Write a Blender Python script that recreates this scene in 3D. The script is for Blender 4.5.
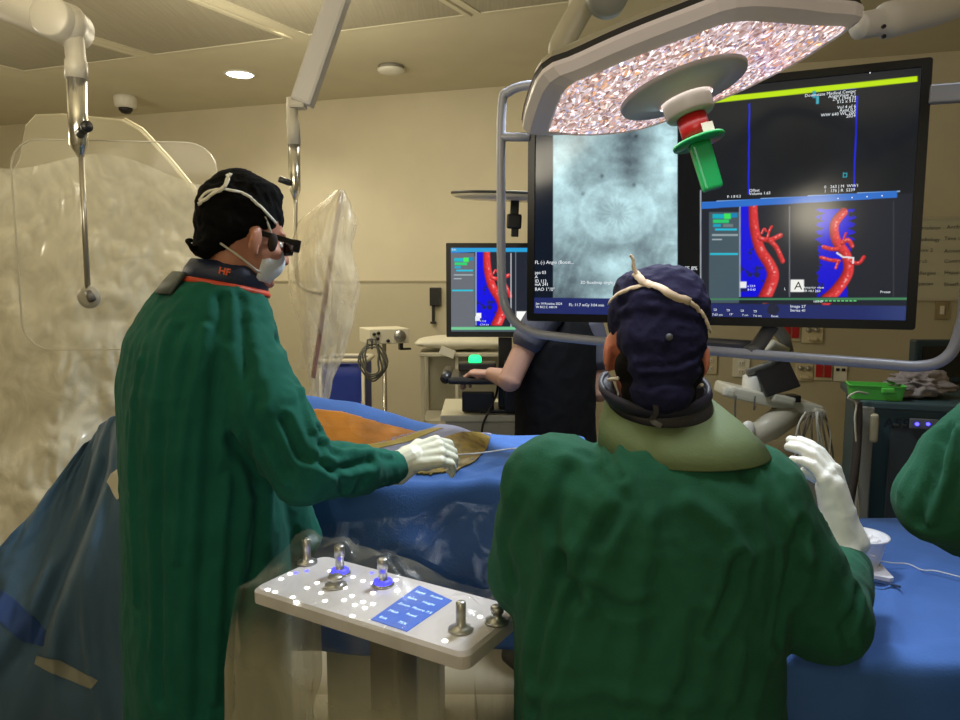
import bpy, bmesh, math, random
import numpy as np
from mathutils import Vector, Matrix, noise
from mathutils.bvhtree import BVHTree
random.seed(4)
S = bpy.context.scene
COL = S.collection
for o in list(bpy.data.objects): bpy.data.objects.remove(o)

# ---------------------------------------------------------------- camera
PITCH = math.radians(6.3); F = 720.0
cam_d = bpy.data.cameras.new('camera'); cam_d.sensor_width = 36; cam_d.lens = 27.0; cam_d.clip_start = 0.05
cam = bpy.data.objects.new('camera', cam_d); COL.objects.link(cam)
cam.location = (0, 0, 1.6); cam.rotation_euler = (math.pi/2 - PITCH, 0, 0)
S.camera = cam
# ---------------------------------------------------------------- world and lights
w = bpy.data.worlds.new('world'); S.world = w; w.use_nodes = True
w.node_tree.nodes['Background'].inputs[0].default_value = (0.9, 0.85, 0.7, 1)
w.node_tree.nodes['Background'].inputs[1].default_value = 0.02
S.view_settings.view_transform = 'Standard'; S.view_settings.look = 'None'
S.view_settings.exposure = 0.0; S.view_settings.gamma = 1.0; S.view_settings.use_curve_mapping = False
WARM = (1.0, 0.90, 0.68); COOL = (0.85, 0.93, 1.0)
def area(name, loc, target, sx, sy, power, col, spread=180):
    d = bpy.data.lights.new(name, 'AREA'); d.shape = 'RECTANGLE'; d.size = sx; d.size_y = sy
    d.energy = power; d.color = col; d.spread = math.radians(spread)
    o = bpy.data.objects.new(name, d); COL.objects.link(o); o.location = loc
    o.rotation_euler = (Vector(target)-Vector(loc)).to_track_quat('-Z', 'Y').to_euler(); return o
def spot(name, loc, target, power, col, angle=60, blend=.6, r=.05):
    d = bpy.data.lights.new(name, 'SPOT'); d.energy = power; d.color = col; d.spot_size = math.radians(angle); d.spot_blend = blend; d.shadow_soft_size = r
    o = bpy.data.objects.new(name, d); COL.objects.link(o); o.location = loc
    o.rotation_euler = (Vector(target)-Vector(loc)).to_track_quat('-Z', 'Y').to_euler(); return o
area('ceiling_light_back', (-0.8, 3.6, 2.86), (-0.8, 3.9, 0), 1.2, 1.2, 24, WARM)
def fill_point(name, loc, power, col, r=.15):
    d = bpy.data.lights.new(name, 'POINT'); d.energy = power; d.color = col; d.shadow_soft_size = r
    o = bpy.data.objects.new(name, d); COL.objects.link(o); o.location = loc; return o
fill_point('fill_left', (-3.0, 3.0, 2.1), 40, WARM); fill_point('fill_rear', (-.6, -1.6, 2.1), 30, WARM); fill_point('fill_back', (-.9, 3.3, 2.35), 16, WARM); fill_point('fill_top', (-1.6, .6, 2.3), 7, WARM)  # unseen point fills added to brighten ceiling and walls, no fittings hang there
area('ceiling_light_front', (-0.6, -1.0, 2.86), (-0.5, -0.4, 0), 1.6, 1.0, 5, WARM)
area('procedure_light', (0.55, 2.35, 2.75), (0.15, 2.1, 1.0), .35, .35, 24, COOL, 110)
area('fill_ceiling', (-1.0, 1.0, 2.25), (-1.0, 1.9, 3.4), .5, .5, 16, WARM)  # upward fill added to lift the ceiling tone, the room has no cove
spot('fill_lamp_head', (.1, -1.6, 2.7), (.36, 1.12, 1.93), 26, (.93, .90, 1.0), 15, .5, .06)  # unseen narrow beam added only to whiten the surgical light housing
spot('procedure_light_table', (1.25, 1.75, 2.7), (0.85, 1.6, .95), 44, COOL, 50, .7, .12)
# surgical lamp head light sits in the lamp builder

# ---------------------------------------------------------------- geometry of the view
CP, SP = math.cos(PITCH), math.sin(PITCH)
C0 = Vector((0, 0, 1.6))
def D(px, py):
    u = (px-480)/F; v = (360-py)/F
    return Vector((u, CP+v*SP, -SP+v*CP))
def P(px, py, Y): d = D(px, py); return C0+d*(Y/d.y)
def Z(px, py, z): d = D(px, py); return C0+d*((z-1.6)/d.z)
def PL(px, py, o, n): d = D(px, py); return C0+d*((o-C0).dot(n)/d.dot(n))
def proj(A):
    A = np.asarray(A, dtype=float); x = A[..., 0]; y = A[..., 1]; z = A[..., 2]-1.6
    dep = y*CP-z*SP; up = y*SP+z*CP
    return 480+F*x/dep, 360-F*up/dep

# ---------------------------------------------------------------- materials
def lin(c):
    return tuple((x/12.92 if x <= .04045 else ((x+.055)/1.055)**2.4) for x in c)
def rgb(r, g, b): return lin((r/255, g/255, b/255))
MATS = {}
def mat(name, col, rough=.5, metal=0, bump=0, bscale=60, var=0, vscale=8, sheen=0, trans=0, coat=0, aniso=None, spec=.5):
    if name in MATS: return MATS[name]
    m = bpy.data.materials.new(name); m.use_nodes = True; nt = m.node_tree; n = nt.nodes; L = nt.links
    b = n['Principled BSDF']; b.inputs['Base Color'].default_value = (*col, 1); b.inputs['Roughness'].default_value = rough
    b.inputs['Metallic'].default_value = metal; b.inputs['Specular IOR Level'].default_value = spec
    if sheen: b.inputs['Sheen Weight'].default_value = sheen
    if trans: b.inputs['Transmission Weight'].default_value = trans
    if coat: b.inputs['Coat Weight'].default_value = coat
    tc = n.new('ShaderNodeTexCoord'); vec = tc.outputs['Object']
    if aniso:
        mp = n.new('ShaderNodeMapping'); mp.inputs['Scale'].default_value = aniso; L.new(vec, mp.inputs[0]); vec = mp.outputs[0]
    if var:
        t = n.new('ShaderNodeTexNoise'); t.inputs['Scale'].default_value = vscale; t.inputs['Detail'].default_value = 5; L.new(vec, t.inputs['Vector'])
        r = n.new('ShaderNodeMapRange'); r.inputs['From Min'].default_value = .3; r.inputs['From Max'].default_value = .7
        r.inputs['To Min'].default_value = 1-var; r.inputs['To Max'].default_value = 1+var; L.new(t.outputs[0], r.inputs[0])
        mx = n.new('ShaderNodeVectorMath'); mx.operation = 'SCALE'; mx.inputs[0].default_value = col; L.new(r.outputs[0], mx.inputs['Scale'])
        L.new(mx.outputs[0], b.inputs['Base Color'])
    if bump:
        t = n.new('ShaderNodeTexNoise'); t.inputs['Scale'].default_value = bscale; t.inputs['Detail'].default_value = 6; L.new(vec, t.inputs['Vector'])
        bp = n.new('ShaderNodeBump'); bp.inputs['Strength'].default_value = bump; bp.inputs['Distance'].default_value = .01
        L.new(t.outputs[0], bp.inputs['Height']); L.new(bp.outputs[0], b.inputs['Normal'])
    MATS[name] = m; return m
def emit(name, col, strength=1):
    if name in MATS: return MATS[name]
    m = bpy.data.materials.new(name); m.use_nodes = True; n = m.node_tree.nodes
    b = n['Principled BSDF']; b.inputs['Base Color'].default_value = (*[c*.2 for c in col], 1)
    b.inputs['Emission Color'].default_value = (*col, 1); b.inputs['Emission Strength'].default_value = strength
    MATS[name] = m; return m
def plastic(name, tint=(.9, .88, .8), lo=.12, hi=.4, scale=5, rough=.18, stretch=(1, 1, 1), bump=.6, zg=None, p0=.25, p1=.8, dist=.7):
    """clear polythene sheet: mostly see-through, glossy and milky where it is creased"""
    m = bpy.data.materials.new(name); m.use_nodes = True; nt = m.node_tree; n = nt.nodes; L = nt.links
    out = n['Material Output']; b = n['Principled BSDF']; b.inputs['Base Color'].default_value = (*tint, 1)
    b.inputs['Roughness'].default_value = rough; b.inputs['Specular IOR Level'].default_value = .8
    tr = n.new('ShaderNodeBsdfTransparent'); mix = n.new('ShaderNodeMixShader')
    tc = n.new('ShaderNodeTexCoord'); mp = n.new('ShaderNodeMapping'); mp.inputs['Scale'].default_value = stretch; L.new(tc.outputs['Object'], mp.inputs[0])
    t = n.new('ShaderNodeTexNoise'); t.inputs['Scale'].default_value = scale; t.inputs['Detail'].default_value = 7; t.inputs['Distortion'].default_value = dist
    L.new(mp.outputs[0], t.inputs['Vector'])
    r = n.new('ShaderNodeMapRange'); r.inputs['From Min'].default_value = p0; r.inputs['From Max'].default_value = p1
    r.inputs['To Min'].default_value = lo; r.inputs['To Max'].default_value = hi; L.new(t.outputs[0], r.inputs[0])
    bp = n.new('ShaderNodeBump'); bp.inputs['Strength'].default_value = bump; bp.inputs['Distance'].default_value = .012; L.new(t.outputs[0], bp.inputs['Height']); L.new(bp.outputs[0], b.inputs['Normal'])
    fo = r.outputs[0]
    if zg:   # film lies in more layers below height zg[0], in the object's own coordinates
        sp = n.new('ShaderNodeSeparateXYZ'); L.new(tc.outputs['Object'], sp.inputs[0])
        g = n.new('ShaderNodeMapRange'); g.inputs['From Min'].default_value = zg[0]; g.inputs['From Max'].default_value = zg[1]; g.inputs['To Min'].default_value = zg[2]; g.inputs['To Max'].default_value = 0
        L.new(sp.outputs[2], g.inputs[0]); a_ = n.new('ShaderNodeMath'); a_.operation = 'ADD'; a_.use_clamp = True; L.new(fo, a_.inputs[0]); L.new(g.outputs[0], a_.inputs[1]); fo = a_.outputs[0]
    L.new(fo, mix.inputs[0]); L.new(tr.outputs[0], mix.inputs[1]); L.new(b.outputs[0], mix.inputs[2]); L.new(mix.outputs[0], out.inputs[0])
    return m

# ---------------------------------------------------------------- mesh helpers
ORG = {}
def finish(name, me, m, parent=None, smooth=False, origin=None):
    o = bpy.data.objects.new(name, me); COL.objects.link(o)
    if m is not None: me.materials.append(m)
    if smooth: me.polygons.foreach_set('use_smooth', [True]*len(me.polygons))
    if parent is not None:
        og = ORG[parent.name]; me.transform(Matrix.Translation(-og)); o.parent = parent; ORG[o.name] = og
    else:
        if origin is None:
            co = np.empty(len(me.vertices)*3); me.vertices.foreach_get('co', co); co = co.reshape(-1, 3)
            mn, mx = co.min(0), co.max(0); origin = Vector(((mn[0]+mx[0])/2, (mn[1]+mx[1])/2, mn[2]))
        me.transform(Matrix.Translation(-origin)); o.location = origin; ORG[o.name] = Vector(origin)
    return o
def obj(name, bm, m, parent=None, smooth=False, origin=None):
    me = bpy.data.meshes.new(name); bmesh.ops.recalc_face_normals(bm, faces=bm.faces); bm.to_mesh(me); bm.free()
    return finish(name, me, m, parent, smooth, origin)
def tag(o, label=None, cat=None, group=None, kind=None):
    if label: o['label'] = label
    if cat: o['category'] = cat
    if group: o['group'] = group
    if kind: o['kind'] = kind
    return o
def thing(name, label, cat, loc, group=None):
    o = bpy.data.objects.new(name, None); COL.objects.link(o); o.location = loc; o.empty_display_size = .1
    ORG[o.name] = Vector(loc); return tag(o, label, cat, group)
def struct(name, bm, m, smooth=False): return tag(obj(name, bm, m, None, smooth), kind='structure')
BM = bmesh.new
def frame(o, x, y=None, z=None):
    """matrix with origin o, x axis along x, z close to given z"""
    x = Vector(x).normalized()
    if z is not None:
        z = Vector(z); y = z.cross(x).normalized(); z = x.cross(y)
    else:
        y = Vector(y); z = x.cross(y).normalized(); y = z.cross(x)
    return Matrix(((x.x, y.x, z.x, o[0]), (x.y, y.y, z.y, o[1]), (x.z, y.z, z.z, o[2]), (0, 0, 0, 1)))
I4 = Matrix.Identity(4)
def box(bm, c, s, M=I4, bev=0, seg=2):
    t = BM(); bmesh.ops.create_cube(t, size=1)
    for v in t.verts: v.co = Vector((v.co.x*s[0], v.co.y*s[1], v.co.z*s[2]))
    if bev: bmesh.ops.bevel(t, geom=list(t.edges), offset=bev, segments=seg, affect='EDGES', profile=.6)
    for v in t.verts: v.co = M@(v.co+Vector(c))
    me = bpy.data.meshes.new('t'); t.to_mesh(me); t.free(); bm.from_mesh(me); bpy.data.meshes.remove(me); return bm
def tube(bm, pts, r, seg=12, caps=True, flat=1.0, up=None):
    pts = [Vector(p) for p in pts]; n = len(pts)
    rs = r if isinstance(r, (list, tuple)) else [r]*n
    prev = Vector(up) if up else None; rings = []
    for i, p in enumerate(pts):
        t = (pts[min(i+1, n-1)]-pts[max(i-1, 0)]).normalized()
        if prev is None: prev = t.orthogonal()
        a = (prev-t*prev.dot(t)).normalized(); prev = a; b = t.cross(a)
        rings.append([bm.verts.new(p+a*(math.cos(k*2*math.pi/seg)*rs[i]*flat)+b*(math.sin(k*2*math.pi/seg)*rs[i])) for k in range(seg)])
    for i in range(n-1):
        for k in range(seg): bm.faces.new((rings[i][k], rings[i][(k+1) % seg], rings[i+1][(k+1) % seg], rings[i+1][k]))
    if caps: bm.faces.new(rings[0][::-1]); bm.faces.new(rings[-1])
    return bm
def lathe(bm, prof, M=I4, seg=32, close=True):
    rings = []
    for r, z in prof: rings.append([bm.verts.new(M@Vector((r*math.cos(k*2*math.pi/seg), r*math.sin(k*2*math.pi/seg), z))) for k in range(seg)])
    for i in range(len(prof)-1):
        for k in range(seg): bm.faces.new((rings[i][k], rings[i][(k+1) % seg], rings[i+1][(k+1) % seg], rings[i+1][k]))
    if close: bm.faces.new(rings[0][::-1]); bm.faces.new(rings[-1])
    return bm
def loft(bm, loops, cap=(True, True)):
    rings = [[bm.verts.new(p) for p in lp] for lp in loops]; n = len(rings[0])
    for i in range(len(rings)-1):
        for k in range(n): bm.faces.new((rings[i][k], rings[i][(k+1) % n], rings[i+1][(k+1) % n], rings[i+1][k]))
    if cap[0]: bm.faces.new(rings[0][::-1])
    if cap[1]: bm.faces.new(rings[-1])
    return bm
def prism(bm, poly, z0, z1, M=I4):
    return loft(bm, [[M@Vector((x, y, z0)) for x, y in poly], [M@Vector((x, y, z1)) for x, y in poly]])
def rrect(w, h, r, n=5, cx=0, cy=0):
    out = []
    for sx, sy, a0 in ((1, 1, 0), (-1, 1, 90), (-1, -1, 180), (1, -1, 270)):
        for k in range(n+1):
            a = math.radians(a0+90*k/n); out.append((cx+sx*(w/2-r)+r*math.cos(a), cy+sy*(h/2-r)+r*math.sin(a)))
    return out
def bez(pts, n=8):
    """catmull-rom through pts"""
    pts = [Vector(p) for p in pts]; out = []
    for i in range(len(pts)-1):
        p0 = pts[max(i-1, 0)]; p1 = pts[i]; p2 = pts[i+1]; p3 = pts[min(i+2, len(pts)-1)]
        for k in range(n):
            t = k/n; out.append(.5*((2*p1)+(p2-p0)*t+(2*p0-5*p1+4*p2-p3)*t*t+(3*p1-p0-3*p2+p3)*t**3))
    out.append(pts[-1]); return out
def sheet(name, fn, nu, nv, m, parent=None, thick=0, kind=None):
    verts = [fn(i/nu, j/nv) for j in range(nv+1) for i in range(nu+1)]
    faces = [(j*(nu+1)+i, j*(nu+1)+i+1, (j+1)*(nu+1)+i+1, (j+1)*(nu+1)+i) for j in range(nv) for i in range(nu)]
    me = bpy.data.meshes.new(name); me.from_pydata([tuple(v) for v in verts], [], faces); me.update()
    o = finish(name, me, m, parent, True)
    if thick:
        s = o.modifiers.new('thickness', 'SOLIDIFY'); s.thickness = thick; s.offset = 0
    return o
def nz(x, y, z=0, s=1, seed=0): return noise.noise(Vector((x*s+seed*7.3, y*s+seed*3.1, z*s+seed)))
def ridge(x, y, z=0, s=1, seed=0):
    return 1-abs(nz(x, y, z, s, seed))*3
TXT = {}
def txt(bm, s, size, M, align='LEFT', depth=.0004, bold=.0):
    c = bpy.data.curves.new('t', 'FONT'); c.body = s; c.size = size; c.align_x = align; c.extrude = depth; c.offset = bold; c.resolution_u = 2
    o = bpy.data.objects.new('t', c); COL.objects.link(o); dg = bpy.context.evaluated_depsgraph_get(); dg.update()
    me = bpy.data.meshes.new_from_object(o.evaluated_get(dg)); me.transform(M); bm.from_mesh(me)
    bpy.data.objects.remove(o); bpy.data.curves.remove(c); bpy.data.meshes.remove(me); return bm

# ---------------------------------------------------------------- soft bodies: closed shapes fused into one skin
def add_ell(bm, c, r, R=None, seg=20):
    t = bmesh.ops.create_icosphere(bm, subdivisions=3, radius=1)['verts']
    R = R or Matrix.Identity(3)
    for v in t: v.co = Vector(c)+R@Vector((v.co.x*r[0], v.co.y*r[1], v.co.z*r[2]))
def add_caps(bm, p0, p1, r0, r1, seg=18):
    p0 = Vector(p0); p1 = Vector(p1); d = (p1-p0); L = d.length
    if L < 1e-6: return
    d.normalize(); a = d.orthogonal().normalized(); b = d.cross(a); loops = []
    ts = [(-r0*math.cos(t), r0*math.sin(t)) for t in (0.15, .5, .9, 1.3)]+[(L+r1*math.cos(t), r1*math.sin(t)) for t in (1.3, .9, .5, .15)]
    for h, r in ts: loops.append([p0+d*h+(a*math.cos(k*2*math.pi/seg)+b*math.sin(k*2*math.pi/seg))*r for k in range(seg)])
    loft(bm, loops)
def add_chain(bm, pts, rs):
    for i in range(len(pts)-1): add_caps(bm, pts[i], pts[i+1], rs[i], rs[i+1])
def add_rings(bm, rings, yaw, seg=40):
    """rings (x,y,z,rx,ry[,lean]) stacked; yaw in degrees, heading clockwise from +Y"""
    a = math.radians(yaw); rt = Vector((math.cos(a), -math.sin(a), 0)); fw = Vector((math.sin(a), math.cos(a), 0)); loops = []
    for x, y, z, rx, ry in rings:
        lp = []
        for k in range(seg):
            t = k*2*math.pi/seg; c = math.cos(t); s = math.sin(t); e = .85
            lp.append(Vector((x, y, z))+rt*(rx*math.copysign(abs(c)**e, c))+fw*(ry*math.copysign(abs(s)**e, s)))
        loops.append(lp)
    loft(bm, loops)
def fuse(bm, voxel, smooth=8, fac=.5):
    me = bpy.data.meshes.new('f'); bmesh.ops.recalc_face_normals(bm, faces=bm.faces); bm.to_mesh(me); bm.free()
    o = bpy.data.objects.new('f', me); COL.objects.link(o)
    r = o.modifiers.new('r', 'REMESH'); r.mode = 'VOXEL'; r.voxel_size = voxel; r.adaptivity = 0
    s = o.modifiers.new('s', 'SMOOTH'); s.factor = fac; s.iterations = smooth
    dg = bpy.context.evaluated_depsgraph_get(); dg.update()
    out = bpy.data.meshes.new_from_object(o.evaluated_get(dg)); bpy.data.objects.remove(o); bpy.data.meshes.remove(me); return out
def arrays(me):
    n = len(me.vertices); co = np.empty(n*3); me.vertices.foreach_get('co', co)
    no = np.empty(n*3); me.vertices.foreach_get('normal', no); return co.reshape(-1, 3), no.reshape(-1, 3)
def setco(me, co): me.vertices.foreach_set('co', co.ravel()); me.update()
def bvh_of(me): return BVHTree.FromPolygons([v.co.copy() for v in me.vertices], [tuple(p.vertices) for p in me.polygons])
def hit(bv, px, py):
    h = bv.ray_cast(C0, D(px, py).normalized()); return h[0], h[1]
def segdist(co, a, b):
    a = np.array(a); b = np.array(b); ab = b-a; t = np.clip(((co-a)@ab)/(ab@ab), 0, 1); return np.linalg.norm(co-(a+t[:, None]*ab), axis=1), t
def folds(me, lines, amp=.004, s=9, seed=1, stretch=(1, 1, .45), noise_on=True):
    """real creases: wide soft undulation plus named fold lines (pixel polylines laid on the cloth)"""
    co, no = arrays(me); bv = bvh_of(me); disp = np.zeros(len(co))
    if noise_on:
        for i, c in enumerate(co):
            x, y, z = c[0]*stretch[0], c[1]*stretch[1], c[2]*stretch[2]
            n1 = nz(x, y, z, s, seed); n2 = nz(x, y, z, s*2.7, seed+3)
            n3 = nz(x*.8, y*.8, z*1.6, s*5.5, seed+6); disp[i] = amp*(n1*1.5+(.5-abs(n2)*2)*.6+(.4-abs(n3)*2)*.28)
    for pts, d, wdt in lines:
        w3 = [hit(bv, *p)[0] for p in pts]; w3 = [p for p in w3 if p is not None]
        if len(w3) < 2: continue
        dm = np.full(len(co), 9.0)
        for a, b in zip(w3[:-1], w3[1:]):
            if (a-b).length < 1e-4 or (a-b).length > .5: continue
            dd, _ = segdist(co, a, b); dm = np.minimum(dm, dd)
        g = np.exp(-(dm/wdt)**2); g2 = np.exp(-((dm-1.9*wdt)/wdt)**2)
        disp += d*g-d*.45*g2
    co += no*disp[:, None]; setco(me, co)
def ribbon(bm, pts, nrm, wd, th=.0015):
    """flat tape following pts"""
    n = len(pts); A = []; 
    for i in range(n):
        t = (pts[min(i+1, n-1)]-pts[max(i-1, 0)]).normalized(); s = t.cross(nrm[i]).normalized(); q = nrm[i]*th
        w_ = wd[i] if isinstance(wd, list) else wd
        A.append([pts[i]-s*w_/2, pts[i]+s*w_/2, pts[i]+s*w_/2+q, pts[i]-s*w_/2+q])
    loft(bm, A)
def lay_ribbon(bm, bv, pxs, wd, lift=.002, n=6, th=.0015):
    q = bez([Vector((p[0], p[1], 0)) for p in pxs], n); pts = []; nr = []
    for p in q:
        h, nn = hit(bv, p.x, p.y)
        if h is None:
            if pts: h = P(p.x, p.y, pts[-1].y+.003); nn = nr[-1]
            else: continue
        if nn.dot(h-C0) > 0: nn = -nn
        pts.append(h+nn*lift); nr.append(nn)
    if len(pts) > 1: ribbon(bm, pts, nr, wd, th)

# ================================================================= ROOM
CEIL = 2.9
wa = Z(315, 101, CEIL); wb = Z(520, 85, CEIL); wa.z = wb.z = 0
E1 = (wb-wa).normalized(); N1 = Vector((E1.y, -E1.x, 0))       # wall normal towards the camera
if N1.y > 0: N1 = -N1
WO = wb.copy()
def W(px, py): return PL(px, py, WO, N1)
wall_u = mat('wall_upper', (.62, .56, .41), .6, bump=.06, bscale=140, var=.04, vscale=3)
wall_l = mat('wall_lower', (.50, .455, .325), .42, bump=.03, bscale=60, var=.04, vscale=2)
ceil_m = mat('ceiling_paint', (.64, .59, .44), .8, bump=.05, bscale=120, var=.03, vscale=4)
floor_m = mat('floor_vinyl', (.34, .31, .23), .3, bump=.02, bscale=90, var=.08, vscale=5)
c_l = WO-E1*5.0; c_r = WO+E1*3.4; f_l = c_l+N1*7.6; f_r = c_r+N1*7.6
def slab(pts, z0, z1):
    return loft(BM(), [[Vector((p.x, p.y, z0)) for p in pts], [Vector((p.x, p.y, z1)) for p in pts]])
ring = [c_l, c_r, f_r, f_l]
struct('floor', slab(ring, -.1, 0), floor_m); struct('ceiling', slab(ring, CEIL, CEIL+.1), ceil_m)
def wallslab(a, b, n, z0, z1, t=.1): return slab([a, b, b-n*t, a-n*t], z0, z1)
RAIL = 1.585
struct('wall_back', wallslab(c_l, c_r, N1, 0, CEIL), wall_u)
struct('wall_left', wallslab(c_l, f_l, E1, 0, CEIL), wall_u)
struct('wall_right', wallslab(c_r, f_r, -E1, 0, CEIL), wall_u)
struct('wall_front', wallslab(f_l, f_r, -N1, 0, CEIL), wall_u)
struct('trim_1', slab([c_l, c_r, c_r+N1*.006, c_l+N1*.006], .1, RAIL), wall_l)
struct('trim_2', slab([c_l, c_r, c_r+N1*.012, c_l+N1*.012], RAIL, RAIL+.014), mat('rail_strip', (.33, .29, .19), .4))
struct('baseboard_back', slab([c_l, c_r, c_r+N1*.016, c_l+N1*.016], 0, .1), mat('base_rubber', (.12, .11, .09), .5))

# ceiling access panels: framed metal-textured squares let into the ceiling
pan_m = mat('ceiling_panel', (.36, .33, .25), .5, bump=.25, bscale=40, aniso=(30, 1, 1), var=.1, vscale=3)
pan_f = mat('ceiling_panel_frame', (.58, .54, .40), .5)
def cpanel(corner, ex, ey, label):
    """corner plus two edge vectors on the ceiling"""
    c = Vector(corner); ex = Vector(ex); ey = Vector(ey)
    t = thing('ceiling_panel', label, 'ceiling panel', (c+ex/2+ey/2), 'square panels let into the ceiling')
    q = [c, c+ex, c+ex+ey, c+ey]; ctr = (c+ex/2+ey/2)
    def rg(k, dz): return [ctr+(p-ctr)*k+Vector((0, 0, dz)) for p in q]
    obj('frame', loft(BM(), [rg(1.06, 0), rg(1.05, -.008), rg(.99, -.008), rg(.985, -.001)], (False, False)), pan_f, t)
    obj('panel', loft(BM(), [rg(.985, -.001), rg(.985, -.004)]), pan_m, t)
    return t
A = Z(308, 34, CEIL-.001); B = Z(465, 14, CEIL-.001); L_ = Z(250, 10, CEIL-.001)
ex = B-A; ey = (L_-A).normalized()*ex.length
cpanel(A, ex, ey, 'square grey panel let into the ceiling behind the slanting white arm')
gap = ex*1.09
cpanel(A+gap, ex, ey, 'square grey ceiling panel beside the surgical lamp, right of the others')
cpanel(A-gap*1.06, ex, ey, 'square grey ceiling panel beside the thick jointed arm at upper left')
cpanel(A-gap*2.1, ex, ey, 'square grey ceiling panel above the thick jointed arm, leftmost of the four')
# downlights: visible one and its fellow further forward
white_m = mat('white_enamel', (.72, .70, .62), .35); black_m = mat('black_plastic', (.012, .012, .014), .35)
def downlight(loc, label, power):
    t = thing('recessed_downlight', label, 'ceiling light', loc, 'recessed downlights')
    M = Matrix.Translation(loc)
    obj('trim_ring', lathe(BM(), [(.085, 0), (.10, 0), (.10, -.006), (.085, -.008)], M, 32, False), white_m, t, True)
    obj('lamp_disc', lathe(BM(), [(.001, -.003), (.084, -.003), (.084, -.001), (.001, -.001)], M), emit('downlight_glow', (1, .95, .8), 9), t)
    s = spot('downlight_beam', Vector(loc)+Vector((0, 0, -.03)), Vector(loc)+Vector((0, 0, -2)), power, WARM, 140, .9, .07)
    return t
DL = Z(240, 74, CEIL); downlight(DL, 'small round lit downlight in ceiling above the surgeon in black cap', 42)
# smoke detector and dome camera
q = Z(391, 66, CEIL); M = Matrix.Translation(q)
t = thing('smoke_detector', 'white domed smoke detector on ceiling with dark vent slot', 'smoke detector', q)
obj('base', lathe(BM(), [(.075, 0), (.08, -.012), (.07, -.02), (.001, -.02)], M), mat('det_grey', (.2, .19, .16), .5), t, True)
obj('dome', lathe(BM(), [(.085, -.022), (.08, -.034), (.055, -.044), (.001, -.048)], M), white_m, t, True)
q = Z(125, 96, CEIL); M = Matrix.Translation(q)
t = thing('dome_camera', 'small ceiling dome camera with dark lens near the plastic sheet', 'security camera', q)
obj('housing', lathe(BM(), [(.075, 0), (.078, -.02), (.07, -.075), (.05, -.085), (.001, -.085)], M), white_m, t, True)
obj('dome', lathe(BM(), [(.048, -.08), (.045, -.10), (.03, -.118), (.001, -.125)], M), black_m, t, True)

# wall fittings -------------------------------------------------------------
FW = lambda q: frame(q, E1, z=Vector((0, 0, 1)))              # x along wall, y into wall, z up
beige_m = mat('beige_plate', (.62, .55, .38), .4); whitep_m = mat('white_plate', (.78, .76, .68), .35)
red_m = mat('red_socket', (.45, .015, .02), .4); steel_m = mat('brushed_steel', (.45, .45, .44), .3, .9)
def plate(px, py, label, kind, m=beige_m, wd=.085, h=.125, grp=None):
    q = W(px, py)+N1*.006; M = FW(q)
    t = thing('wall_outlet' if kind != 'switch' else 'wall_switch', label, 'socket' if kind != 'switch' else 'switch', q, grp)
    bm = BM(); box(bm, (0, -.006, 0), (wd, .012, h), M, .003); obj('cover_plate', bm, m, t)
    if kind == 'duplex':
        for s in (-1, 1):
            bm = BM(); box(bm, (0, -.014, s*.027), (.034, .008, .03), M, .003); obj('socket', bm, whitep_m, t)
            bm = BM()
            for x in (-.007, .007): box(bm, (x, -.0185, s*.027), (.003, .002, .011), M)
            obj('slot', bm, black_m, t)
    elif kind == 'red':
        for s in (-1, 1):
            bm = BM(); box(bm, (s*.024, -.015, 0), (.04, .012, .085), M, .003); obj('socket', bm, red_m, t)
    elif kind == 'data':
        for s in (-1, 1):
            bm = BM(); box(bm, (s*.016, -.0135, .01), (.02, .004, .018), M, .001); obj('port', bm, black_m, t)
    elif kind == 'valve':
        for s in (-1, 1):
            bm = BM(); lathe(bm, [(.016, 0), (.016, .012), (.01, .02), (.001, .02)], M@Matrix.Translation((s*.022, -.01, .02))@Matrix.Rotation(math.pi/2, 4, 'X'), 16); obj('port', bm, steel_m, t, True)
        bm = BM(); box(bm, (0, -.022, -.035), (.05, .03, .02), M, .006); obj('hook', bm, beige_m, t)
    elif kind == 'switch':
        bm = BM(); box(bm, (0, -.014, 0), (.022, .012, .05), M, .002); obj('rocker', bm, whitep_m, t)
    return t
plate(710, 364, 'beige wall socket plate just right of the red-lit ear', 'duplex')
plate(741, 367, 'white wide socket plate behind the small tripod monitor arm', 'duplex', whitep_m, .10)
plate(777, 369, 'beige gas outlet plate above the black tablet', 'valve', beige_m, .12)
plate(804, 371, 'beige gas outlet plate beside the red sockets', 'valve', beige_m, .10)
plate(823, 370, 'beige wall plate with two red sockets', 'red', beige_m, .105)
plate(840, 371, 'white data port plate right of the red sockets', 'data', whitep_m, .075)
plate(791, 331, 'red and beige wall plate just below the large display', 'red', beige_m, .11)
plate(812, 333, 'beige wall plate just below the large display, beside red one', 'valve', beige_m, .12)
plate(941, 310, 'brass coloured light switch below the whiteboard', 'switch', mat('brass_plate', (.34, .27, .15), .4), .07, .11)
plate(738, 432, 'white socket plate low on the wall behind the beige arm', 'data', whitep_m, .10, .12)
# black wall bracket with hanging handle beside the small display
q = W(437, 305); M = FW(q+N1*.03)
t = thing('wall_scanner', 'black handset with thin handle hanging on wall by small display', 'wall handset', q)
bm = BM(); box(bm, (0, 0, .06), (.075, .05, .13), M, .006); obj('body', bm, black_m, t)
bm = BM(); box(bm, (-.018, 0, -.06), (.018, .02, .13), M, .004); box(bm, (-.018, 0, -.125), (.04, .025, .015), M, .003); obj('handle', bm, black_m, t)
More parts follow.
